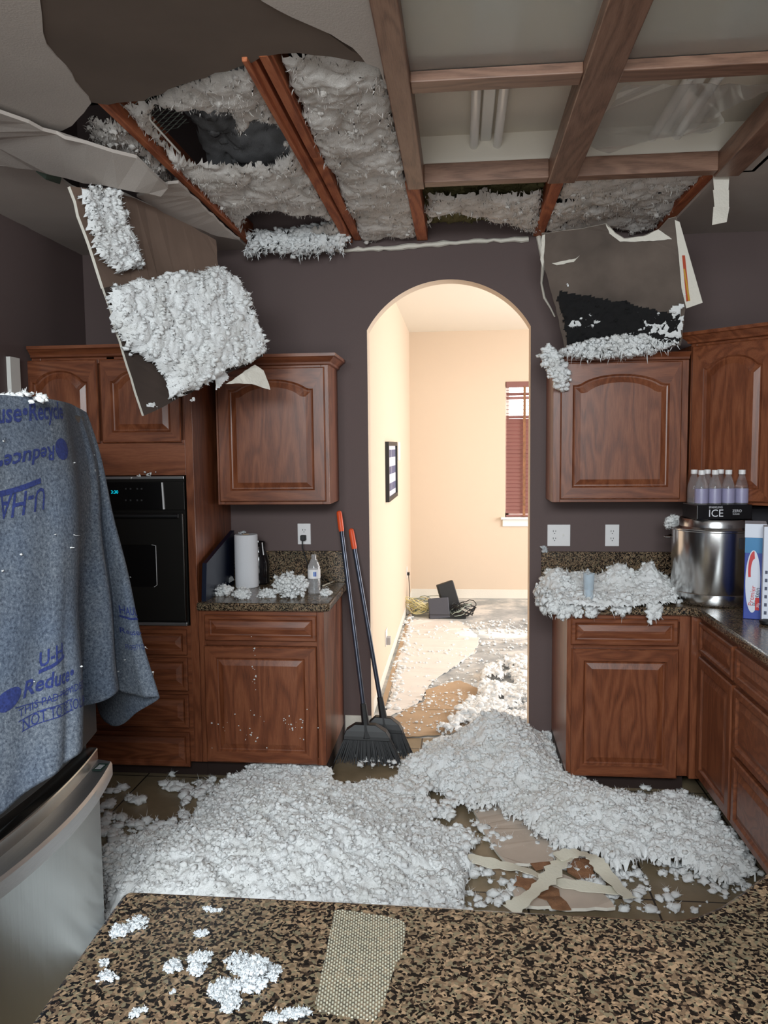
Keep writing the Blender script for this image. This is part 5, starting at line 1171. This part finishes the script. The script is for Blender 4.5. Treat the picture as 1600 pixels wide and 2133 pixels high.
# ------------------------------------------------------------------ things on the left counter
ZT = .9145
c = PZ(515, 1222, ZT); pt = thing('paper_towel_roll', 'white paper towel roll standing upright on the left counter', 'paper towels', c)
rr = .0625; hh = PY(515, 1113, c.y).z-ZT
MB().lathe([(rr-.003, 0), (rr, .004), (rr+.001, hh*.5), (rr, hh-.004), (rr-.003, hh), (.022, hh), (.02, hh-.01), (.02, .01), (.0201, 0)], 48, c=tuple(c)).build('roll', simple('towel_paper', srgb(226, 226, 230), .9, bump=.2, bscale=150), pt, smooth='auto')
MB().lathe([(.021, .002), (.0215, hh+.001), (.018, hh+.001), (.018, .002)], 24, c=tuple(c)).build('core', CARD, pt)
c = PZ(655, 1236, ZT); wb = thing('water_bottle', 'clear plastic water bottle with white label and no cap on left counter', 'bottle', c)
zt2 = PY(655, 1155, c.y).z-ZT; s_ = zt2/.205; pr = [(.028, 0), (.0325, .006), (.0325, .03), (.030, .036), (.0325, .042), (.0325, .075), (.0320, .08), (.0320, .125), (.0325, .13), (.031, .145), (.020, .172), (.0125, .184), (.0125, .192), (.015, .193), (.015, .197), (.0125, .198), (.0125, .205)]
MB().lathe([(r, z*s_) for r, z in pr]+[(.011, .205*s_), (.011, .184*s_), (.019, .17*s_), (.030, .145*s_), (.031, .006*s_), (.001, .005*s_)], 32, c=tuple(c)).build('bottle_shell', CLEAR, wb, smooth='auto')
MB().lathe([(.0323, .082*s_), (.0330, .083*s_), (.0330, .128*s_), (.0323, .129*s_)], 32, c=tuple(c)).build('label_wrap', PLAST, wb, smooth='auto')
for i, dx in enumerate((.006, .014)):
    a = math.radians(-90+dx*1); MB().box((c.x+dx-.003, c.y-.0345, c.z+.095*s_), (c.x+dx+.003, c.y-.0300, c.z+.118*s_)).build('label_mark', simple(f'label_blue_{i}', (srgb(50, 110, 190), srgb(60, 90, 170))[i], .5), wb)
# dark folder standing behind, glass carafe, small grey box, glasses, pencil
c = PZ(432, 1246, ZT); f1 = MB().slab([Vector((xb0+.012, -.585, ZT)), Vector((xb0+.055, -.60, ZT)), Vector((xb0+.16, -.10, ZT)), Vector((xb0+.02, -.10, ZT))], UZ, .001)
P0, P1 = PY(420, 1248, -.58), PY(455, 1168, -.40)
nb = MB(); 
for i, (x_, tz) in enumerate(((xb0+.018, 0),)):
    nb.slab([Vector((x_, -.60, ZT)), Vector((x_, -.12, ZT)), Vector((x_+.01, -.12, ZT+.30)), Vector((x_, -.57, ZT+.185))], (1,0,0), .022)
0 and nb.slab([Vector((x_+.024, -.60, ZT)), Vector((x_+.14, -.50, ZT)), Vector((x_+.15, -.30, ZT+.20)), Vector((x_+.03, -.20, ZT+.22)), Vector((x_+.03, -.57, ZT+.17))], (.3,.4,0), .008)
tag(nb.build('navy_folder', NAVY, tri=True), 'dark navy vinyl folder standing open against the oven cabinet side', 'folder')
c = PZ(466, 1226, ZT); M = Matrix.Translation(c+Vector((0,.05,.03))) @ Matrix.Rotation(.55, 4, 'Z') @ Matrix.Rotation(-.45, 4, 'Y')
tag(MB().box((-.04, -.018, -.012), (.04, .018, .014), M=M).build('small_grey_box', simple('grey_box', srgb(120, 120, 120), .5), bevel=.003), 'small grey box tilted on fluff between folder and paper towels', 'box')
c = PZ(553, 1208, ZT); c.y = min(c.y, -.11); cf = thing('dark_glass_carafe', 'dark glass carafe standing behind the paper towel roll', 'carafe', c)
MB().lathe([(.05, 0), (.058, .01), (.058, .12), (.045, .17), (.035, .20), (.04, .235), (.036, .235), (.03, .20), (.001, .199)], 32, c=tuple(c+Vector((-.005, .02, 0)))).build('vessel', simple('smoked_glass', srgb(22, 20, 22), .08), cf, smooth='auto')
MB().tube([c+Vector((.03, -.03, .235)), c+Vector((.038, -.05, .20)), c+Vector((.042, -.052, .17))], .003, 8).build('handle', PLAST, cf)
m = MB(); c = PZ(690, 1214, ZT)+Vector((-.04, 0, 0)); m.tube([c+Vector((-.03, .02, .03)), c+Vector((0, 0, .028)), c+Vector((.05, -.05, .006)), c+Vector((.07, -.055, .004))], .0016, 6)
for dx in (0, -.045): m.tube([c+Vector((dx+.02*math.cos(a_*math.pi/6), .02, .022+.014*math.sin(a_*math.pi/6))) for a_ in range(13)], .0014, 6)
tag(m.build('wire_eyeglasses', BLACK), 'thin wire eyeglasses lying right of the water bottle', 'glasses')
a, b = PZ(672, 1222, ZT), PZ(694, 1213, ZT); tag(MB().tube([a+Vector((0,0,.004)), b+Vector((0,0,.004))], .004, 6).build('wooden_stick', simple('light_stick', srgb(206, 196, 176), .6)), 'short pale wooden stick lying on left counter beside the bottle', 'stick')
def clump(name, px, Z, R, n, label, s=0, flat_=.75, hs=1.0, cat='insulation', size=.014, shn=60, drop=None, lev=2):
    """one loose lump of insulation"""
    size = size*(.62 if name == 'insulation_tuft' else .95); n = int(n*2.4); rg = np.random.default_rng(s+100); c = PZ(px[0], px[1], Z); q = rg.normal(size=(n, 3)); q /= np.maximum(1, np.linalg.norm(q, axis=1))[:, None]; q *= rg.random((n, 1))**.5; kk = 4; cc = rg.normal(size=(kk, 3))*(.55 if name == 'insulation_tuft' else .15); q = q*(.55 if name == 'insulation_tuft' else .8)+cc[rg.integers(kk, size=n)]; q[:, 2] = np.clip(q[:, 2], -.8, 1)
    P = np.array(c)+q*np.array([R[0], R[1], R[2]])+np.array([0, 0, R[2]*.75]); P[:, 2] = np.maximum(P[:, 2], Z+size*.35)
    if drop is not None: P = P+0
    D = q/np.maximum(1e-6, np.linalg.norm(q, axis=1))[:, None]+rg.normal(size=(n, 3))*.3; D[:, 2] = np.abs(D[:, 2])*.6; D /= np.linalg.norm(D, axis=1)[:, None]; k = rg.choice(n, min(shn, n))
    P = P+rg.normal(size=P.shape)*size*.3; P[:, 2] = np.maximum(P[:, 2], Z+size*.25)
    return tag(nmesh(name, [tufts(P, size*rg.uniform(.35, 1.0, n), lev, flat_, s), shards(P[k], size*rg.uniform(.5, 1.3, len(k)), D[k], s), fibres(np.repeat(P, 12, 0)+rg.normal(size=(n*12, 3))*size*.4, rg.uniform(.4, 1.2, n*12)*size*.9, (lambda d: d/np.linalg.norm(d, axis=1)[:, None])(rg.normal(size=(n*12, 3))+[0, 0, .4]), s)], FLUFFI if name == 'insulation_tuft' else FLUFF), label, cat)
clump('insulation_clump', (612, 1244), ZT, (.10, .07, .075), 210, 'biggest white fluff heap on left counter, touching the water bottle', 1, lev=3)
clump('insulation_clump', (508, 1247), ZT, (.045, .03, .03), 60, 'white fluff clump at counter edge in front of paper towels', 2)
clump('insulation_clump', (466, 1240), ZT, (.05, .05, .028), 70, 'white fluff clump between dark folder and paper towel roll', 3)
clump('insulation_clump', (556, 1244), ZT, (.045, .035, .025), 60, 'low white fluff clump between paper towels and biggest heap', 4)
clump('insulation_clump', (681, 1240), ZT, (.03, .025, .018), 30, 'small white fluff clump at right corner of left counter', 5)
c = PZ(515, 1222, ZT); clump('insulation_tuft', (505, 1113), ZT+hh, (.02, .012, .008), 12, 'tiny fluff tuft lying on top of paper towel roll', 6, size=.008)

# ------------------------------------------------------------------ right counter: insulation heap, tumbler, stock pot, bottle pack, protein cartons
rp_ = zpoly([(1128, 1226), (1180, 1212), (1250, 1218), (1300, 1208), (1370, 1216), (1420, 1250), (1405, 1263), (1330, 1270), (1250, 1272), (1180, 1270), (1150, 1262), (1122, 1240)], ZT)
def rh(u, v, sd):
    h = np.zeros_like(u)
    for px, r, a in ((1160, .08, .085), (1215, .06, .07), (1290, .10, .115), (1352, .05, .105), (1390, .07, .04)):
        c = PZ(px, 1240, ZT); h += a*np.exp(-(((u-c.x)/r)**2+((v-c.y)/.12)**2))
    return h*np.clip(sd/.04, 0, 1)
parts = sheet([rp_], (0,0,ZT), UX, UY, UZ, .02, res=.005, edge=.04, rag=.012, lump=(.05, .02), amp=.6, s=71, hfun=rh, tuft=450, tsize=.015, sh=300, shsize=.02)
# fringes hanging over the counter lip
rg = np.random.default_rng(8); P = []; 
for a, b, n_ in ((1140, 1215, 110), (1225, 1245, 50), (1275, 1310, 24), (1350, 1375, 50)):
    for _ in range(n_): q = PZ(rg.uniform(a, b), 1266, ZT); P.append((q.x, -.645+rg.uniform(-.01, .012), ZT+.012-abs(rg.normal())*.028))
for _ in range(130): P.append((xe-.012+rg.uniform(-.02, .03), rg.uniform(-.62, -.25), ZT+.03+rg.uniform(-.07, .03)))
P = np.array(P); parts.append(tufts(P, .013*rg.uniform(.5, 1.3, len(P)), 2, 1.1, 9)); k = rg.choice(len(P), 200); parts.append(shards(P[k], rg.uniform(.01, .04, 200), np.tile([0, -.25, -1.], (200, 1))+rg.normal(size=(200, 3))*.35, 4))
tag(nmesh('counter_insulation', parts, FLUFF), 'long white fluffy heap covering right counter and hanging over its edge', 'insulation', kind='stuff')
c = PZ(1226, 1262, ZT); tb = thing('plastic_tumbler', 'pale blue clear tumbler standing in the fluff on right counter', 'tumbler', c); th = PY(1226, 1194, c.y).z-ZT
MB().lathe([(.020, 0), (.021, .002), (.021, th*.5), (.023, th*.52), (.0265, th-.004), (.027, th), (.0255, th), (.022, th*.52), (.0195, .005), (.001, .005)], 32, c=tuple(c)).build('cup', GLASSB, tb, smooth='auto')
clump('insulation_tuft', (1226, 1196), ZT+th, (.012, .01, .012), 10, 'tiny fluff tuft poking out of the blue tumbler', 12, size=.008)
clump('insulation_tuft', (1136, 1150), zb, (.022, .010, .016), 26, 'fluff tuft stuck at left end of right backsplash', 13, size=.011)
# stock pot
PCx, PCy, PR = 1.205, -.46, .193; zr = PY(1470, 1108, PCy-PR).z
sp_ = thing('stock_pot', 'large shiny stainless steel stock pot standing in the counter corner', 'pot', (PCx, PCy, ZT))
hP = zr-ZT
MB().lathe([(PR-.012, 0), (PR-.003, .004), (PR, .012), (PR, .055), (PR-.0015, .057), (PR, .060), (PR, hP-.008), (PR+.006, hP-.004), (PR+.006, hP), (PR-.004, hP), (PR-.006, .01), (.001, .009)], 72, c=(PCx, PCy, ZT)).build('pot_body', STEELP, sp_, smooth='auto')
ld = MB().lathe([(PR+.004, hP+.0005), (PR+.005, hP+.004), (PR-.02, hP+.008), (PR-.028, hP+.012), (PR-.03, hP+.040), (PR-.034, hP+.048), (PR-.08, hP+.050), (.001, hP+.050)], 72, c=(PCx, PCy, ZT)).build('lid', STEELP, sp_, smooth='auto')
for sa in (-38, 142):
    a = math.radians(sa); rd = Vector((math.cos(a), math.sin(a), 0)); tg = Vector((-rd.y, rd.x, 0)); c0_ = Vector((PCx, PCy, ZT+hP-.055))+rd*(PR+.001)
    MB().tube([c0_-tg*.05, c0_-tg*.05+rd*.022, c0_-tg*.04+rd*.035, c0_+tg*.04+rd*.035, c0_+tg*.05+rd*.022, c0_+tg*.05], .0055, 10).build('side_handle', STEELP, sp_, smooth='auto')
a = math.radians(-72); rd = Vector((math.cos(a), math.sin(a), 0)); tg = Vector((-rd.y, rd.x, 0)); c0_ = Vector((PCx, PCy, ZT+hP-.05))+rd*(PR+.0015)
MB().slab([c0_-tg*.010-Vector((0,0,.03)), c0_+tg*.010-Vector((0,0,.03)), c0_+tg*.012+Vector((0,0,.02)), c0_-tg*.012+Vector((0,0,.02))], rd, .002).build('maker_plate', simple('plate_grey', srgb(110, 110, 118), .3, metal=.6), sp_)
ztop = ZT+hP+.0505
# shrink wrapped bottle pack
bpk = thing('bottle_pack', 'shrink wrapped pack of clear bottles in a black printed tray on the pot lid', 'bottle pack', (PCx, PCy, ztop))
pw, pd_ = .255, .17; ang = math.radians(6); Mp = Matrix.Translation((PCx-.012, PCy-.055, ztop)) @ Matrix.Rotation(ang, 4, 'Z')
MB().box((-pw/2, -pd_/2, 0), (pw/2, pd_/2, .068), M=Mp).build('tray_band', simple('tray_black', srgb(14, 13, 16), .3), bpk, bevel=.004)
for i in range(4):
    for j in range(2):
        x_, y_ = -pw/2+.035+i*.062, -pd_/2+.04+j*.085
        bo = MB().lathe([(.028, .004), (.029, .10), (.027, .125), (.018, .155), (.0125, .170), (.0125, .188), (.0001, .188)], 20, M=Mp @ Matrix.Translation((x_, y_, .03))).build('bottle', CLEAR, bpk, smooth='auto')
        MB().lathe([(.015, .176), (.015, .196), (.001, .197)], 20, M=Mp @ Matrix.Translation((x_, y_, .03))).build('cap', PLAST, bo, smooth='auto')
        if j == 0: MB().lathe([(.0294, .045), (.0296, .110), (.0294, .111)], 20, M=Mp @ Matrix.Translation((x_, y_, .03))).build('bottle_label', simple('label_pale', srgb(150, 146, 176), .4), bo, smooth='auto')
V = []; rnd = random.Random(4); nseg = 40; levs = 8
m = MB()
for l in range(levs):
    f = l/(levs-1); sh_ = 1-.10*f**2
    for k in range(nseg):
        a = 2*math.pi*k/nseg; ca, sa_ = math.cos(a), math.sin(a); e = 2/5
        x_ = pw/2*1.03*sh_*math.copysign(abs(ca)**e, ca); y_ = pd_/2*1.05*sh_*math.copysign(abs(sa_)**e, sa_)
        V.append(Mp @ Vector((x_+rnd.uniform(-.003, .003)*(l > 0), y_+rnd.uniform(-.003, .003), .002+.224*f+(rnd.uniform(-.006, .006) if l == levs-1 else 0))))
m.add(V, [(l*nseg+k, l*nseg+(k+1) % nseg, (l+1)*nseg+(k+1) % nseg, (l+1)*nseg+k) for l in range(levs-1) for k in range(nseg)])
m.build('shrink_film', glassy('shrink_film', (1, 1, 1, 1), .08, 1, .18, 1.05), bpk)
o_ = Mp @ Vector((-.075, -pd_/2-.0006, .014)); R3 = Mp.to_3x3(); rx = R3 @ Vector((1,0,0))
text('ICE', .048, 'printed_word', WTXT, bpk, M=textM(o_, rx, (0,0,1)))
o_ = Mp @ Vector((-.073, -pd_/2-.0006, .053)); text('SPARKLING', .013, 'printed_word', WTXT, bpk, M=textM(o_, rx, (0,0,1)), sx=.95)
o_ = Mp @ Vector((.035, -pd_/2-.0006, .034)); text('ZERO', .017, 'printed_word', WTXT, bpk, M=textM(o_, rx, (0,0,1)))
o_ = Mp @ Vector((.037, -pd_/2-.0006, .022)); text('SUGAR', .010, 'printed_word', WTXT, bpk, M=textM(o_, rx, (0,0,1)))
clump('insulation_clump', (1402, 1100), ZT+hP-.02, (.038, .03, .034), 70, 'white fluff clump perched on left rim of stock pot', 14, size=.013)
# protein shake cartons
def carton(name, label, o, rz, w, d, h, par=None):
    t = thing(name, label, 'carton', o); M = Matrix.Translation(o) @ Matrix.Rotation(rz, 4, 'Z'); return t, M
c = PZ(1580, 1290, ZT); c = Vector((c.x, c.y, ZT))
BLUE = simple('carton_blue', srgb(36, 62, 150), .4); LBLUE = simple('carton_sky', srgb(40, 120, 170), .4); CWH = simple('carton_white', srgb(214, 218, 230), .45); RED = simple('carton_red', srgb(196, 40, 44), .4)
pl = PX(1556, 1275, 0) if 0 else None
x0c = PY(1549, 1250, -.86).x; hC = PY(1575, 1092, -.86).z-ZT
ct, M = carton('protein_carton', 'blue and white protein shake carton standing right of the stock pot', (x0c, -.86, ZT), math.radians(-19), 0, 0, 0)
wC = .080; MB().box((0, 0, 0), (wC, .14, hC), M=M).build('carton_box', BLUE, ct, bevel=.002)
MB().box((.0, -.0012, hC*.70), (wC*.95, 0, hC*.86), M=M).build('sky_panel', LBLUE, ct)
MB().box((-.002, -.003, hC*.86), (wC+.002, .142, hC+.003), M=M).build('torn_top_flap', CWH, ct, bevel=.002)
m = MB(); V = []
for k in range(36): a = 2*math.pi*k/36; V.append(M @ Vector((wC*.42+wC*.36*math.cos(a), -.0014, hC*.40+hC*.33*math.sin(a))))
m.slab(V, M.to_3x3() @ Vector((0, -1, 0)), .0006); m.build('white_oval', CWH, ct)
m = MB(); V = []
for k in range(14): a = math.radians(85+k*9); V.append(M @ Vector((wC*.44+wC*.26*math.cos(a), -.0026, hC*.52+hC*.20*math.sin(a))))
for k in range(14): a = math.radians(85+117-k*9); V.append(M @ Vector((wC*.48+wC*.17*math.cos(a), -.0026, hC*.50+hC*.14*math.sin(a))))
m.slab(V, M.to_3x3() @ Vector((0, -1, 0)), .0005); m.build('red_swoosh', RED, ct, tri=True)
upv = M.to_3x3() @ Vector((-.22, 0, .97)).normalized(); lf = M.to_3x3() @ Vector((-.97, 0, -.22)).normalized()
text('Premier', .027, 'printed_word', RED, ct, M=textM(M @ Vector((wC*.44, -.0032, hC*.14)), upv*-1 if 0 else M.to_3x3() @ Vector((.12, 0, .99)), M.to_3x3() @ Vector((-.99, 0, .12))))
text('Protein', .027, 'printed_word', simple('ink_dark', srgb(24, 30, 60), .5), ct, M=textM(M @ Vector((wC*.66, -.0032, hC*.14)), M.to_3x3() @ Vector((.12, 0, .99)), M.to_3x3() @ Vector((-.99, 0, .12))))
text('30g', .015, 'printed_word', CWH, ct, M=textM(M @ Vector((wC*.74, -.0040, hC*.125)), M.to_3x3() @ Vector((.12, 0, .99)), M.to_3x3() @ Vector((-.99, 0, .12))))
MB().box((wC*.56, -.0036, hC*.10), (wC*.76, -.0014, hC*.23), M=M).build('red_badge', RED, ct)
ct2, M = carton('white_carton', 'pale carton side with small dark print, cut by right frame edge', (PY(1587, 1270, -.96).x, -.96, ZT), math.radians(-17), 0, 0, 0)
MB().box((0, 0, 0), (.12, .10, hC*1.0), M=M).build('carton_box', CWH, ct2, bevel=.002)
for k in range(6): MB().box((.008, -.001, .04+k*.034), (.018, 0, .054+k*.034), M=M).build('print_mark', simple('mark_ink', srgb(70, 74, 96), .5) if k == 0 else MATS['mark_ink'], ct2)
c = PZ(1594, 1300, ZT); tag(MB().lathe([(.028, 0), (.034, .006), (.034, .016), (.02, .022), (.001, .023)], 24, c=(c.x+.012, c.y, ZT)).build('black_lid', BLACK, smooth='auto'), 'small round black lid on the right counter at frame edge', 'lid')
c = PY(1590, 1062, -.30); tag(MB().box((c.x-.08, -.34, ZT), (c.x+.16, -.20, c.z+.02)).build('dark_appliance', simple('appliance_dark', srgb(40, 38, 44), .4), bevel=.012), 'dark appliance in the shadowed counter corner behind cartons', 'appliance')

# ------------------------------------------------------------------ island top: dotted liner scrap and fluff pieces
o = MB().slab(subdiv([PZ(x, y, .9145) for x, y in ((697, 1898), (712, 1896), (790, 1908), (838, 1918), (846, 1930), (838, 1990), (824, 2010), (800, 2090), (782, 2126), (740, 2122), (664, 2108), (657, 2090), (676, 2000))], .01, .0004, 4), UZ, .0015).build('dotted_liner_scrap', DOTS, tri=True)
tag(o, 'translucent white dotted plastic liner scrap lying on the granite island', 'liner')
for i, (px, R, n, lab, sz) in enumerate((
    ((272, 1935), (.028, .022, .010), 26, 'fluff tuft on the island near its far left corner', .010), ((446, 1900), (.016, .006, .004), 9, 'thin sliver of white fluff near the island far edge', .007),
    ((420, 1950), (.016, .010, .005), 10, 'small thin fluff tuft in upper middle of island left half', .007), ((398, 2018), (.026, .024, .010), 26, 'medium fluff tuft on island left of the biggest clump', .010),
    ((233, 2030), (.018, .014, .007), 12, 'small fluff tuft on the island beside the refrigerator side edge', .008), ((520, 2050), (.042, .040, .016), 70, 'biggest white fluff clump lying on the granite island', .012),
    ((560, 2020), (.018, .016, .008), 14, 'fluff tuft joined to upper right of biggest island clump', .009), ((488, 2090), (.022, .022, .010), 20, 'fluff tuft joined to lower left of biggest island clump', .009),
    ((362, 2066), (.003, .003, .002), 3, 'tiny white fluff speck on island left of biggest clump', .004), ((294, 2110), (.012, .008, .005), 7, 'small fluff tuft at the bottom left of the island', .007),
    ((592, 2122), (.030, .014, .008), 22, 'fluff tuft cut by bottom frame edge left of dotted liner', .009), ((215, 1990), (.045, .05, .03), 50, 'white fluff clump on tiles between refrigerator and island corner', .013))):
    clump('insulation_tuft', px, .9145 if i < 11 else .0, (R[0], R[1], R[2]*.6) if i < 11 else (.09, .07, .05), int(n*3), lab, 40+i, flat_=.6, size=sz*.6 if i < 11 else .02, shn=n//3)
for i, (px, lab) in enumerate((((20, 826), 'fluff tuft resting on top of the moving blanket at left frame edge'), ((47, 822), 'pointed fluff tuft on top of the blanket, second from left'), ((86, 832), 'smallest fluff tuft on top of the blanket near its right shoulder'))):
    q = PD(px[0], px[1], 1.95); rg = np.random.default_rng(i); n = 14; P = np.array(q)+rg.normal(size=(n, 3))*np.array([.010, .010, .004]); tag(nmesh('insulation_tuft', [tufts(P, .008*rg.uniform(.5, 1.3, n), 2, .8, i), shards(P[:6], rg.uniform(.012, .02, 6), np.tile([.2, 0, 1.], (6, 1)), i)], FLUFF), lab, 'insulation')
def specks(name, pxs, Y, n, label, s, size=.004, grow=1):
    rg = np.random.default_rng(s); P = []
    for _ in range(n):
        a = pxs[rg.integers(len(pxs))]; q = PY(a[0]+rg.normal()*a[2], a[1]+rg.normal()*a[3], Y); P.append(tuple(q))
    P = np.array(P); tag(nmesh(name, [tufts(P, size*rg.uniform(.5, 1.4, n), 1, 1, s)], FLUFF), label, 'insulation', kind='stuff')
specks('insulation_flecks', [(540, 1500, 60, 25), (530, 1400, 4, 30), (520, 1540, 60, 20), (620, 1510, 20, 12)], -.623, 60, 'white fluff flecks stuck on the left base cabinet door', 1)
specks('insulation_flecks', [(288, 992, 6, 2), (312, 988, 6, 3)], -.615, 14, 'fluff flecks along top edge of the wall oven', 2, .006)
rg = np.random.default_rng(77); P = []
for k in range(16):
    u, v = rg.uniform(.1, .72), rg.uniform(.08, .95); n_ = cnorm(u, v); q = cloth(u, v); n_ = -n_ if n_.dot(CAMP-q) < 0 else n_; P.append(tuple(q+n_*.006))
for x, y, um in ((283, 1200, .6), (308, 1345, .6), (322, 1398, .6), (262, 1375, .6)):
    u, v = uvpx(x, y, .6, .85); n_ = cnorm(u, v); q = cloth(u, v); n_ = -n_ if n_.dot(CAMP-q) < 0 else n_; P.append(tuple(q+n_*.006))
P = np.array(P); tag(nmesh('insulation_flecks', [tufts(P, .0035*rg.uniform(.5, 1.2, len(P)), 2, .6, 3), shards(P, rg.uniform(.005, .014, len(P)), rg.normal(size=(len(P), 3))*.5+[.5, -.5, 0], 4)], FLUFF), 'tiny white fluff flecks clinging to the grey blue moving blanket', 'insulation', kind='stuff')
